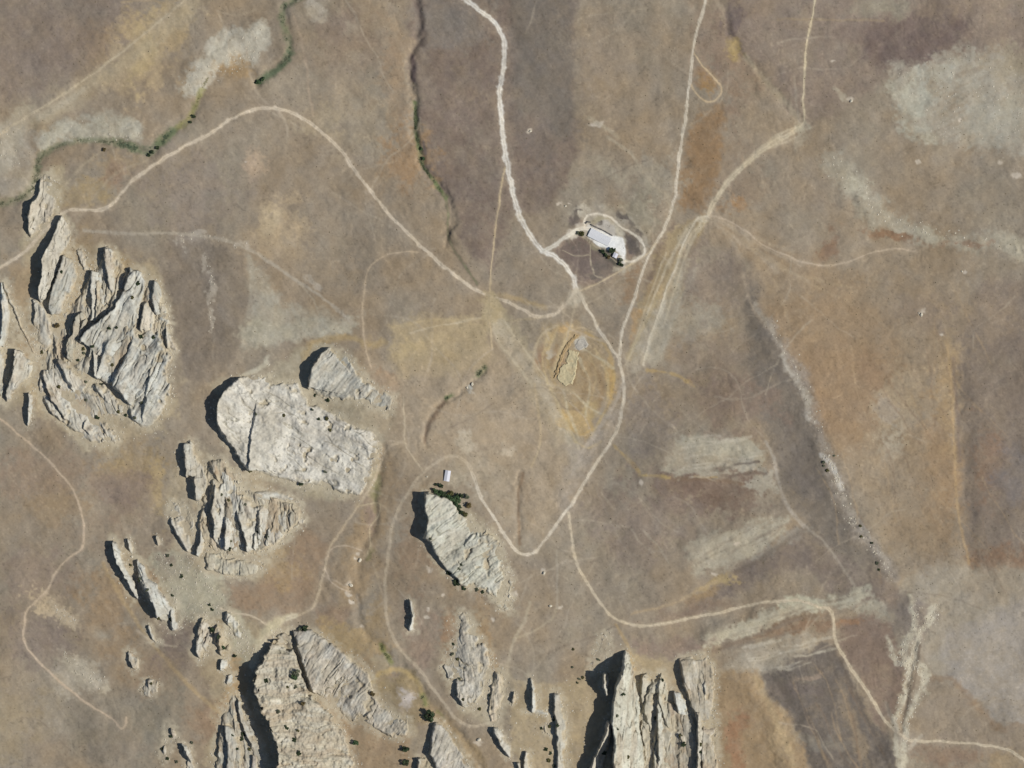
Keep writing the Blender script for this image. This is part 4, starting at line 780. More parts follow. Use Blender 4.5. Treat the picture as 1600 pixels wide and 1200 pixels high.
# great cliff and neighbours
rock("great cliff at the bottom left, with a serrated edge over a long navy shadow",
     [(425,1000),(440,988),(455,990),(461,1012),(467,1035),(474,1058),(483,1083),(494,1096),(508,1108),(520,1122),(532,1140),(545,1165),(552,1190),(556,1245),(436,1245),(433,1215),(432,1195),(434,1177),(428,1152),(420,1133),(408,1112),(398,1086),(397,1062),(400,1045),(412,1028)],
     [([(425,1002,9),(414,1024,13),(402,1044,17),(398,1064,19),(400,1086,20),(410,1110,20),(422,1134,20),(429,1152,20),(434,1180,20),(434,1240,20)], 130, 2.5),
      ([(422,1076,2),(423,1088,2)], 12, 2), ([(455,1030,2),(458,1060,2)], 14, 6)],
     ang=4, ra=1.8, rs_=8, st=6, soil=.5, base=2.2, teeth=6, jag=2.4, tint=(190,182,158), grey=.3, band=.6, soilc=(164,146,118))
rock("long grey slab right of the great cliff, lined off by a thin black cleft",
     [(457,985),(470,984),(487,984),(500,994),(514,1002),(530,1014),(548,1028),(566,1042),(578,1052),(583,1066),(582,1084),(598,1104),(620,1114),(638,1124),(640,1140),(636,1148),(612,1152),(596,1144),(582,1136),(566,1120),(552,1129),(538,1118),(523,1102),(506,1090),(488,1084),(477,1050),(466,1018)],
     [([(455,988,6),(462,1012,7),(470,1034,7),(478,1056,7),(487,1080,6)], 90, 2), ([(580,1112,1),(566,1122,3),(552,1128,2)], 10, 2)],
     ang=125, ra=1.5, rs_=7, st=4, soil=.25, base=2, tint=(176,172,158), grey=.7, band=.15, bury_=-.35)
rock("long curved splinter of rock below the shadow of the great cliff", [(368,1085),(374,1090),(380,1108),(392,1130),(404,1156),(414,1190),(416,1215),(408,1215),(398,1185),(386,1152),(376,1128),(371,1105)],
     [([(371,1098,4),(374,1115,5),(382,1140,5),(394,1165,4)], 10, 2)], ra=1, soil=.4, base=1, ang=65)
rock("upright fin at the bottom edge, left of the curved splinter", [(349,1134),(358,1130),(368,1142),(376,1162),(380,1190),(382,1220),(352,1220),(355,1190),(354,1165),(349,1148)],
     [([(350,1136,5),(356,1160,7),(355,1190,7),(353,1215,7)], 24, 2), ([(372,1152,2),(372,1176,2)], 8, 2)], ra=1.4, soil=.35, ang=88)
rock("crumbled rocky ground under the fins left of the great cliff",
     [(348,1110),(366,1080),(376,1095),(392,1140),(408,1180),(414,1240),(340,1240),(336,1190),(342,1150)],
     [([(362,1110,2),(368,1140,3),(374,1170,2)], 8, 1.8), ([(380,1150,2),(384,1185,3)], 8, 1.8), ([(342,1150,2),(342,1180,3)], 8, 1.8)], ang=80, ra=2, rs_=6, soil=.65, base=.8, tint=(174,164,140), band=.4)
rock("small fin at the bottom edge between the curved splinter and the upright fin", [(394,1178),(404,1182),(408,1200),(410,1225),(390,1225),(392,1200)], [([(394,1180,4),(392,1200,5),(390,1220,5)], 14, 2)], ra=1, soil=.3, tint=(162,156,146))
rock("low broken outcrop near the bottom edge with a blob of navy shadow", [(284,1160),(296,1168),(300,1182),(306,1200),(304,1225),(286,1225),(288,1200),(292,1188),(286,1176)], [([(285,1162,5),(292,1176,7),(297,1186,6)], 12, 2)], ra=1.6, soil=.5, rs_=5)
rock("scatter of small stony humps near the bottom left corner of the rocky belt", [(262,1135),(272,1138),(276,1150),(268,1162),(258,1190),(250,1180),(258,1160)], [([(268,1138,4),(269,1146,4)], 7, 1.5), ([(256,1166,3),(255,1174,3)], 7, 1.5)], ra=1.2, soil=.6, base=.6)
# centre outcrops
rock("leaf-shaped white rock south of the white-roofed hut, trees on its north rim",
     [(664,769),(672,768),(684,774),(706,781),(717,795),(724,806),(734,810),(744,822),(753,825),(765,832),(776,838),(784,855),(788,875),(788,905),(784,928),(790,940),(798,953),(790,954),(779,948),(769,934),(756,921),(742,917),(731,919),(722,915),(708,900),(690,880),(680,864),(672,848),(660,841),(665,828),(668,812),(663,792)],
     [([(665,771,12),(663,792,15),(668,812,15),(665,830,15),(660,839,11)], 70, 2.5), ([(662,838,2),(668,848,6),(678,862,9),(690,880,8),(706,899,6),(717,912,4)], 50, 2.5), ([(716,858,2),(706,864,3),(698,868,2)], 8, 2), ([(738,838,2),(728,850,3)], 14, 2), ([(728,870,2),(722,878,2)], 14, 2)],
     ang=142, ra=1.4, rs_=8, st=5, soil=.18, base=2, tint=(192,188,166), grey=.35)
rock("small dark sliver of rock standing alone between the two southward tracks", [(638,936),(643,938),(646,952),(647,966),(646,980),(650,986),(640,988),(637,982),(640,965),(641,950)], [([(639,938,5),(643,950,7),(645,964,8),(641,980,6)], 8, 2)], ra=.8, base=.7)
rock("ragged grey outcrop south of the white rock, shaped like an arrowhead",
     [(716,960),(724,956),(736,970),(742,984),(754,998),(762,1014),(768,1036),(760,1056),(755,1084),(744,1096),(734,1107),(722,1103),(714,1088),(714,1066),(702,1062),(692,1040),(702,1028),(708,1004),(712,982)],
     [([(693,1040,3),(702,1058,4)], 22, 2), ([(714,1062,5),(713,1076,8),(716,1090,8),(722,1102,5)], 30, 2), ([(718,970,1),(726,1000,2),(730,1040,2)], 30, 14)], ang=80, ra=1.5, rs_=8, st=3, soil=.25, base=1.8, tint=(188,186,174), grey=.5, bury_=-.2)
rock("narrow pale outcrop between the arrowhead outcrop and the footpath", [(772,1048),(780,1050),(786,1062),(788,1080),(782,1104),(776,1126),(766,1128),(762,1112),(764,1090),(768,1068)], [([(772,1050,2),(767,1080,2.5),(763,1110,2)], 22, 3)], ra=1.2, soil=.2)
rock("upright fin with a straight black shadow, just right of the footpath", [(828,1058),(834,1062),(838,1080),(838,1106),(846,1108),(856,1112),(858,1118),(838,1116),(822,1108),(830,1100),(832,1080)], [([(829,1062,4),(832,1078,8),(832,1092,8),(831,1107,6)], 7, 2)], ra=.7, base=.8, soil=.1)
rock("low dark stub of rock left of the straight-shadowed fin", [(801,1078),(806,1082),(806,1094),(800,1102),(796,1098),(800,1088)], [([(802,1080,4),(800,1094,5)], 6, 2)], ra=.6, base=.5, soil=.5)
rock("long narrow rib running to the bottom edge left of the giant fin", [(866,1083),(874,1084),(876,1098),(884,1112),(885,1150),(884,1190),(886,1220),(870,1220),(870,1180),(869,1150),(864,1120)],
     [([(867,1085,6),(865,1105,8),(869,1122,5),(870,1150,5),(868,1172,6),(870,1215,5)], 20, 2)], ra=1, soil=.2, base=1)
rock("cluster of small stones beside the long narrow rib", [(848,1134),(860,1130),(866,1138),(864,1150),(852,1146)], [([(850,1136,2),(850,1144,2)], 8, 2)], ra=1.2, base=.5, soil=.4)
rock("giant white rock fin at the bottom edge, throwing the widest navy shadow",
     [(976,1016),(983,1020),(987,1040),(992,1070),(999,1090),(999,1130),(1004,1165),(1010,1245),(958,1245),(956,1190),(958,1153),(954,1129),(957,1091),(961,1069),(969,1050),(972,1035)],
     [([(976,1019,3),(973,1034,15),(969,1050,28),(963,1066,28),(959,1080,20),(957,1091,19),(954,1128,24),(957,1152,28),(958,1175,31),(958,1240,32)], 64, 2.5)], ang=92, ra=1.8, rs_=7, soil=.2, base=2, tint=(194,189,166), grey=.2, band=.35)
rock("thin lit splinter inside the shadow of the giant fin", [(942,1050),(949,1051),(952,1070),(952,1087),(945,1089),(940,1072)], [([(943,1052,21),(944,1068,21),(946,1085,14)], 12, 2)], ra=.6, base=1)
rock("pale ragged spur at the lower left foot of the giant fin", [(948,1124),(956,1130),(955,1150),(951,1168),(943,1190),(940,1225),(916,1225),(924,1192),(936,1166),(945,1142)], [([(950,1126,22),(946,1146,23),(936,1168,20),(926,1190,16),(922,1220,15)], 22, 2)], ra=1.8, rs_=5, base=1.2, soil=.2)
rock("jumbled cream rock mass immediately right of the giant fin",
     [(1001,1054),(1010,1052),(1022,1064),(1034,1050),(1042,1066),(1048,1084),(1054,1096),(1054,1124),(1050,1150),(1056,1180),(1058,1245),(1012,1245),(1008,1200),(1004,1165),(1000,1130),(1002,1090)],
     [([(1002,1058,6),(1001,1080,8),(1003,1096,5)], 14, 2), ([(1016,1074,5),(1009,1092,6),(1008,1112,5),(1016,1140,3)], 18, 2), ([(1032,1060,3),(1028,1085,5),(1034,1110,5),(1044,1136,3)], 16, 2), ([(1002,1130,5),(1000,1150,7),(1006,1162,5)], 18, 2), ([(1024,1150,3),(1022,1180,5),(1026,1215,5)], 18, 2)], ang=100, ra=2, rs_=8, soil=.5, base=1.6, tint=(184,176,150))
rock("narrow grey fin leaning against the west side of the flat-topped rock", [(1088,1108),(1094,1112),(1098,1140),(1100,1180),(1098,1235),(1088,1235),(1088,1170)], [([(1089,1112,10),(1090,1150,12),(1089,1200,11),(1089,1235,11)], 12, 2)], ra=1, soil=.25, base=1, tint=(176,172,156))
rock("middle narrow fin rising from the jumbled cream rock", [(1026,1092),(1032,1090),(1036,1120),(1038,1160),(1036,1200),(1028,1196),(1026,1150)], [([(1027,1094,8),(1028,1130,10),(1029,1170,9),(1030,1196,7)], 12, 2)], ra=1, soil=.25, base=1, tint=(186,182,164))
rock("crumbly tan bedrock floor between the giant fin and the flat-topped rock", [(1006,1100),(1030,1092),(1052,1098),(1070,1108),(1086,1122),(1096,1160),(1098,1245),(1008,1245),(1004,1180),(1002,1120)], [([(1040,1070,1),(1046,1110,1.5),(1042,1160,1)], 20, 8)], ang=95, ra=1.5, rs_=8, soil=.8, base=1.0, tint=(176,166,142), band=.5)
rock("small leaning fin between the jumbled mass and the flat-topped rock", [(1053,1078),(1062,1080),(1072,1092),(1080,1108),(1084,1128),(1072,1130),(1062,1120),(1057,1110),(1052,1096)], [([(1054,1082,6),(1055,1098,8),(1058,1112,6)], 18, 2)], ra=1, soil=.4, ang=75)
rock("flat-topped grey rock, easternmost of the rocks along the bottom edge",
     [(1060,1028),(1078,1025),(1094,1022),(1104,1024),(1112,1036),(1117,1055),(1116,1090),(1119,1125),(1121,1170),(1122,1245),(1092,1245),(1090,1190),(1089,1150),(1087,1118),(1078,1098),(1070,1076),(1063,1050)],
     [([(1061,1032,4),(1063,1054,9),(1073,1084,9),(1084,1112,8),(1089,1130,4)], 40, 2), ([(1098,1050,2),(1102,1080,4),(1100,1110,3)], 14, 2), ([(1098,1140,4),(1096,1170,5),(1098,1210,5)], 20, 2), ([(1101,1082,2),(1098,1096,3)], 16, 2), ([(1094,1146,3),(1094,1164,3)], 16, 2)], ang=82, ra=1.3, rs_=8, soil=.45, base=1.6, tint=(174,168,150), grey=.5)
rock("brown crumbly ground-level outcrop below the small leaning fin", [(1058,1140),(1074,1134),(1086,1150),(1088,1190),(1090,1235),(1062,1235),(1058,1180)], [([(1064,1150,3),(1066,1160,3)], 14, 2)], ra=1.8, soil=.8, base=.7, tint=(168,152,126), rs_=5)
rock("grey striped rock pavement north-west of the giant fin", [(938,992),(950,990),(955,1004),(950,1022),(946,1042),(932,1050),(922,1046),(926,1028),(934,1010)], [([(942,1000,1),(938,1020,1)], 10, 4)], ra=1.3, soil=.5, base=.6, ang=100, tint=(158,153,138), rs_=5)
rock("pale tapering slab at the bottom edge right of the dark round bush",
     [(677,1129),(686,1128),(694,1138),(704,1150),(716,1168),(728,1184),(742,1205),(748,1230),(690,1230),(684,1202),(677,1190),(671,1176),(674,1158)], [([(678,1131,5),(675,1150,6),(672,1176,8),(677,1188,7),(686,1202,6)], 50, 2.5)], ang=115, ra=1.1, soil=.15, base=1.5, tint=(182,178,166), grey=.6)
rock("olive-brown rock corner at the bottom edge left of the tapering slab", [(654,1182),(664,1184),(674,1188),(682,1196),(684,1225),(654,1225),(650,1200)], [([(653,1184,5),(652,1200,6),(656,1215,6)], 20, 2)], ra=1, soil=.7, tint=(150,144,120))
rock("slanting dark-backed rock at the bottom edge below the footpath's end",
     [(770,1134),(780,1137),(790,1150),(796,1164),(799,1180),(794,1184),(786,1174),(778,1160),(772,1148)], [([(771,1137,6),(778,1154,6),(789,1172,6),(795,1181,4)], 16, 2)], ra=1, ang=60, soil=.3)
rock("pair of short white teeth on the bottom edge right of the slanting rock", [(819,1173),(825,1174),(828,1200),(830,1225),(808,1225),(806,1190),(812,1190),(818,1196)], [([(819,1175,6),(819,1190,6),(821,1220,5)], 10, 2), ([(807,1188,6),(811,1202,5)], 6, 2)], ra=.8, base=.7, soil=.1)
rock("long white streak of stones near the east side of the leaf-shaped rock", [(794,886),(800,890),(802,905),(798,925),(806,932),(800,940),(794,930),(792,908)], [([(796,890,2),(796,910,2)], 6, 2)], ra=.9, base=.5, soil=.4)

# ------------------------------------------------------------------ ground, roads, yard as meshes
grid_part("ground", np.ones((NV - 1, NU - 1), bool), 0.0)
taken = np.zeros((NV - 1, NU - 1), bool)
for name, wd, col, s, pts in ROADS:
    D = line_dist(pts, wd + 4)
    f = (D[:-1, :-1] + D[1:, 1:]) / 2 < wd * 0.45
    f &= ~taken
    taken |= f
    if f.any(): grid_part(name, f, 0.06)
yard = poly_sd(RX, RY, [(917,350),(960,368),(973,370),(977,390),(977,405),(975,420),(970,418),(972,400),(962,390),(950,390),(935,385),(920,372)])
f = (yard[:-1, :-1] > 0) & ~taken
grid_part("gravel_yard", f, 0.06)

# ------------------------------------------------------------------ heights on top of rocks
def top_z(u, v):
    z = float(gz(u, v)[0]); extra = 0
    for _, us, vs, h in ROCK_ALL:
        if us[0] < u < us[-1] and vs[0] < v < vs[-1]:
            extra = max(extra, float(h[np.searchsorted(vs, v) - 1, np.searchsorted(us, u) - 1]))
    return z + extra

# ------------------------------------------------------------------ buildings
def flat_mat(name, color, rough=.8, nscale=2, namp=.08):
    return srf_mat(name, False, color, rough=rough, nscale=nscale, namp=namp, bump=.05)
M_WHITE = flat_mat("white_painted_metal", (.60, .60, .63), .5)
M_WALL = flat_mat("plastered_wall", (.52, .48, .42))
M_DARK = flat_mat("dark_wood", (.05, .045, .04))
M_GLASS = flat_mat("window_glass", (.03, .04, .05), .15)
M_STONE = srf_mat("dry_stone", False, (.40, .36, .28), nscale=1.2, namp=.3, bump=.5)
M_CONC = flat_mat("pale_concrete", (.60, .605, .61), .85, 1.0, .12)
def boxes_mesh(name, bl):
    """bl: list of (x0,x1,y0,y1,z0,z1)"""
    co = []; q = []
    for x0, x1, y0, y1, z0, z1 in bl:
        k = len(co)
        co += [(x0,y0,z0),(x1,y0,z0),(x1,y1,z0),(x0,y1,z0),(x0,y0,z1),(x1,y0,z1),(x1,y1,z1),(x0,y1,z1)]
        q += [(k,k+3,k+2,k+1),(k+4,k+5,k+6,k+7),(k,k+1,k+5,k+4),(k+1,k+2,k+6,k+5),(k+2,k+3,k+7,k+6),(k+3,k,k+4,k+7)]
    return np_mesh(name, np.array(co, float), np.array(q), smooth=False)
def gable_mesh(name, hw, hl, z0, rise, th=.18, over=.4):
    a, b = hw + over, hl + over
    dz = -over * rise / hw
    co = [(-a,-b,z0+dz),(0,-b,z0+rise),(a,-b,z0+dz),(-a,b,z0+dz),(0,b,z0+rise),(a,b,z0+dz)]
    co += [(x, y, z - th) for x, y, z in co]
    q = [(0,1,4,3),(1,2,5,4),(6,9,10,7),(7,10,11,8),(0,3,9,6),(2,8,11,5),(0,6,7,1),(1,7,8,2),(3,4,10,9),(4,5,11,10)]
    return np_mesh(name, np.array(co, float), np.array(q), smooth=False)
def empty(name, loc, rz, **props):
    o = bpy.data.objects.new(name, None); COL.objects.link(o)
    o.location = loc; o.rotation_euler = (0, 0, rz); o.empty_display_size = 3
    for k, v_ in props.items(): o[k] = v_
    return o
def house(name, u, v, hw, hl, rz, hwall, rise, label, cat, roofmat):
    z = float(min(gz(np.array([u-hw/S, u+hw/S, u, u]), np.array([v, v, v-hl/S, v+hl/S])))) - .3
    e = empty(name, (X(u), Y(v), z), rz, label=label, category=cat)
    link("wall", boxes_mesh("wall", [(-hw,hw,-hl,hl,0,hwall)]), M_WALL, e)
    # gable ends
    co = np.array([(-hw,s*hl*.998,hwall) for s in (1,)] + [(hw,hl*.998,hwall),(0,hl*.998,hwall+rise*.97),(-hw,-hl*.998,hwall),(hw,-hl*.998,hwall),(0,-hl*.998,hwall+rise*.97)], float)
    link("gable", np_mesh("gable", co[:3], np.array([(0,2,1)]), smooth=False), M_WALL, e)
    link("gable", np_mesh("gable", co[3:], np.array([(0,1,2)]), smooth=False), M_WALL, e)
    link("roof", gable_mesh("roof", hw, hl, hwall + .22, rise), roofmat, e)
    d = link("door", boxes_mesh("door", [(hw+.003,hw+.08,-.5,.5,.3,2.3)]), M_DARK, e)
    link("handle", boxes_mesh("handle", [(hw+.083,hw+.15,.3,.42,1.2,1.3)]), M_WHITE, d)
    for yy in (-hl*.6, hl*.6):
        wn = link("window", boxes_mesh("window", [(hw+.003,hw+.07,yy-.6,yy+.6,1.1,2.2)]), M_WHITE, e)
        link("pane", boxes_mesh("pane", [(hw+.073,hw+.09,yy-.5,yy+.5,1.2,2.1)]), M_GLASS, wn)
    return e
house("hut", 699, 743.5, 2.9, 6.0, -.16, 3.0, .8, "small white-roofed hut standing just north of the green trees on the white rock", "hut", M_WHITE)
house("shed", 961.5, 399, 2.3, 2.5, -.45, 2.4, .5, "tiny pale square shed at the south end of the white yard beside the dark tree", "shed", M_WHITE)
# long white building of the compound
house("long_building", 937, 370.5, 4.9, 13.0, math.radians(63.5), 1.6, .35, "long white-roofed building across the bright yard of the fenced compound", "building", M_CONC)
# low stone wall uphill of it
def wall_strip(name, pts, hgt, wdt, mat, **props):
    p = smooth_line(pts, 5); co = []; q = []
    for i, (a, b) in enumerate(p):
        t = p[min(i + 1, len(p) - 1)] - p[max(i - 1, 0)]; t = t / np.hypot(*t)
        nx, ny = -t[1], t[0]
        z = float(gz(a, b)[0]); j = hgt * (1 + .25 * math.sin(i * 2.3) * math.sin(i * .9))
        ww = wdt / S / 2 * (1 + .2 * math.sin(i * 1.7))
        for s_, zz in ((1, z - .5), (1, z + j), (-1, z + j), (-1, z - .5)):
            co.append((X(a + nx * s_ * ww), Y(b + ny * s_ * ww), zz))
        if i:
            k = 4 * i
            for m_ in range(4):
                q.append((k - 4 + m_, k + m_, k + (m_ + 1) % 4, k - 4 + (m_ + 1) % 4))
    n = len(co); q += [(0, 1, 2, 3), (n - 4, n - 1, n - 2, n - 3)]
    return link(name, np_mesh(name, np.array(co, float), np.array(q), smooth=False), mat, **props)
M_WALLD = srf_mat("dark_stone", False, (.15, .14, .13), nscale=1.2, namp=.3, bump=.4)
wall_strip("stone_wall", [(924,351),(932,355),(942,359.5),(950,364),(957,368)], 1.6, 1.0, M_WALLD, label="thin dark stone wall along the upper side of the long white-roofed building", category="wall")
wall_strip("stone_wall", [(915,349),(919,346.5),(923,347.5)], 1.6, 1.3, M_WALLD, label="short hooked wall stub at the north-west corner of the bright yard", category="wall")
# ruin: raised rectangular stone platform with walls
e = empty("ruin", (X(887), Y(572), float(gz(887, 572)[0])), 0, label="roofless rectangular stone ruin on a raised pale platform in the yellow field", category="ruin")
def ruin_part(name, poly, hgt, mat, n_seed, colr, soilv=(166,146,112)):
    p = np.asarray(poly, float)
    us = np.arange(p[:,0].min()-3, p[:,0].max()+3, .7); vs = np.arange(p[:,1].min()-3, p[:,1].max()+3, .7)
    uu, vv = np.meshgrid(us, vs)
    sd_ = poly_sd(uu + fbm(uu, vv, 4, 3, n_seed) * 1.7, vv + fbm(uu, vv, 4, 3, n_seed + 1) * 1.7, poly)
    h = hgt * sstep(-.3, 1.2, sd_) * (1 - .25 * sstep(1.5, 3, sd_)) + .3 * fbm(uu, vv, 4, 3, n_seed + 2) * sstep(0, 1, sd_)
    h = np.where(sd_ < -.5, -1.0, h)
    kp = sd_ > -1.4
    jj, ii = np.nonzero(kp[:-1,:-1] & kp[1:,:-1] & kp[:-1,1:] & kp[1:,1:])
    q0 = jj * len(us) + ii; q = np.stack([q0, q0+len(us), q0+len(us)+1, q0+1], 1)
    used, inv = np.unique(q, return_inverse=True); q = inv.reshape(q.shape)
    fu, fv = uu.ravel()[used], vv.ravel()[used]
    co = np.stack([X(fu) - e.location.x, Y(fv) - e.location.y, gz(fu, fv) + h.ravel()[used] - e.location.z], 1)
    n = fbm(uu, vv, 6, 3, n_seed + 3).ravel()[used]
    c = lin(colr) * (1 + .10 * n)[:, None]; t = sstep(.1, .8, n)[:, None] * .5; c = c * (1 - t) + lin(soilv) * t
    return link(name, np_mesh(name, co, q, c), M_ROCK, e)
ruin_part("platform", [(889,546),(905,550),(902,565),(899,585),(894,600),(882,602),(869,592),(876,572),(884,568)], 1.0, M_STONE, 41, (184,172,138))
ruin_part("collapsed_wall", [(900,522),(903,525),(893,536),(884,550),(877,566),(871,584),(867,592),(864,590),(870,572),(878,550),(888,534)], 1.1, M_STONE, 51, (164,142,106), (134,112,82))
ruin_part("rubble_pad", [(903,530),(914,531),(920,538),(912,545),(905,548),(898,541)], .5, M_STONE, 61, (172,166,154), (160,154,140))

# ------------------------------------------------------------------ trees and shrubs
def leaf_ball(seed, n, rx, rz, zc, leaf, cols, gaps=.25):
    """crown: many small leaf faces gathered into clumps through an uneven volume"""
    r = np.random.RandomState(seed)
    k = max(6, n // 45)
    cl = r.normal(size=(k, 3)); cl /= np.linalg.norm(cl, axis=1)[:, None]
    cl *= (r.rand(k) ** .4)[:, None] * .74
    cr = .24 + .22 * r.rand(k); cc = r.rand(k)
    which = r.randint(0, k, n)
    d = r.normal(size=(n, 3)); d /= np.linalg.norm(d, axis=1)[:, None]
    pos = cl[which] + d * (cr[which] * (.5 + .5 * r.rand(n)))[:, None]
    pos[:, 2] = np.maximum(pos[:, 2], -.75)
    c0 = pos * np.array([rx, rx, rz]) + np.array([0, 0, zc])
    a = r.normal(size=(n, 3)); a /= np.linalg.norm(a, axis=1)[:, None]
    nrm = d + .5 * a; nrm /= np.linalg.norm(nrm, axis=1)[:, None]
    t1 = np.cross(nrm, r.normal(size=(n, 3))); t1 /= np.linalg.norm(t1, axis=1)[:, None]
    t2 = np.cross(nrm, t1)
    s = (leaf * (.6 + .8 * r.rand(n)))[:, None]
    co = np.concatenate([c0 - t1*s - t2*s*.6, c0 + t1*s - t2*s*.6, c0 + t1*s + t2*s*.6, c0 - t1*s + t2*s*.6], 1).reshape(-1, 3)
    q = np.arange(4 * n).reshape(n, 4)
    c = lin(cols[0]) + (lin(cols[1]) - lin(cols[0])) * (.65 * cc[which] + .35 * r.rand(n))[:, None]
    return np_mesh("crown", co, q, np.repeat(c, 4, 0), smooth=False)
def trunk_mesh(h, r0, seed, limbs=4):
    r = np.random.RandomState(seed); co = []; q = []
    def tube(p0, p1, ra_, rb):
        p0 = np.array(p0, float); p1 = np.array(p1, float); ax = p1 - p0; ax /= np.linalg.norm(ax)
        t1 = np.cross(ax, [.3, .9, .1]); t1 /= np.linalg.norm(t1); t2 = np.cross(ax, t1); k = len(co)
        for pp, rr in ((p0, ra_), (p1, rb)):
            for a_ in range(6):
                th = a_ * math.pi / 3
                co.append(pp + (t1 * math.cos(th) + t2 * math.sin(th)) * rr)
        for a_ in range(6):
            q.append((k + a_, k + (a_ + 1) % 6, k + 6 + (a_ + 1) % 6, k + 6 + a_))
    tube((0, 0, -.4), (0, 0, h * .55), r0, r0 * .65)
    for i in range(limbs):
        an = i * 2 * math.pi / limbs + r.rand()
        tube((0, 0, h * .5), (math.cos(an) * h * .3, math.sin(an) * h * .3, h * (.8 + .2 * r.rand())), r0 * .55, r0 * .15)
    return np_mesh("trunk", np.array(co), np.array(q))
TREE_MESH = {}
def plant(name, u, v, r_px, label, cat, kind="dark", group=None, hratio=1.5, on_rock=False, rz=0.0):
    rad = r_px * S * (1.12 if 895 < u < 980 and v < 420 else 1.35)
    cols = {"dark": ((34,46,32),(70,82,56)), "green": ((44,62,42),(82,102,68)), "olive": ((62,62,36),(104,100,64)),
            "brown": ((76,66,42),(112,98,66)), "grey": ((70,76,62),(120,122,98))}[kind]
    key = (kind, int(u * 7 + v * 3) % 4, name)
    if key not in TREE_MESH:
        tall = 2.2 if name != "shrub" else 1.1
        cm = leaf_ball(len(TREE_MESH) + 3, 620, 1.0, tall * .42, tall * .58, .13, cols)
        TREE_MESH[key] = (cm, trunk_mesh(tall * .8, .09, len(TREE_MESH) + 50, 5))
    z = top_z(u, v) if on_rock else float(gz(u, v)[0])
    e_ = empty(name, (X(u), Y(v), z - .1), rz, label=label, category=cat)
    e_.scale = (rad, rad, rad * .62 * (.85 + .3 * ((u * 13) % 1)))
    if group: e_["group"] = group
    link("crown", TREE_MESH[key][0], M_LEAF, e_); link("trunk", TREE_MESH[key][1], M_BARK, e_)
    return e_
G1 = "trees along the north rim of the white rock"
for u, v, r, k, lab in [
    (689,758.5,3.6,"dark","dark round tree nearest the white-roofed hut, at its south corner"),
    (681,757,2.2,"dark","slim dark tree left of the hut, leftmost above the tree row"),
    (680,767,4,"green","blue-green tree at the west end of the tree row, above the black rock shadow"),
    (687,770,4.6,"green","second blue-green tree from the west end of the tree row"),
    (694,773,4.2,"dark","third tree from the west in the row, against the white rock rim"),
    (703,770.5,4.2,"olive","olive-green tree standing out on the upper side of the tree row"),
    (700,777,4.4,"green","blue-green tree directly below the olive-green tree of the row"),
    (708,780,4.8,"green","full blue-green tree at the middle bend of the row"),
    (716,779,4.8,"green","bright blue-green tree left of the dark olive pair at the row's top corner"),
    (714,787,5.2,"green","largest blue-green tree, at the south-east bend of the row"),
    (717,794,3.6,"dark","dark tree at the lower tip of the green row, touching the rock"),
    (715,774,3,"dark","small dark bush on the upper edge of the row, left of the corner tree"),
    (721.5,775,3.8,"dark","dark corner tree at the upper right end of the row"),
    (730,776,3.4,"grey","thin grey-green bush just right of the row's dark corner tree"),
    (733,789,4.4,"brown","reddish-brown bush standing apart to the east of the tree row"),
    (720,801,3.8,"dark","dark olive tree left half of the pair at the south end of the row"),
    (726,802,4.2,"olive","brownish olive tree right half of the pair at the south end of the row")]:
    plant("tree", u, v, r, lab, "tree", k, G1, rz=u % 6)
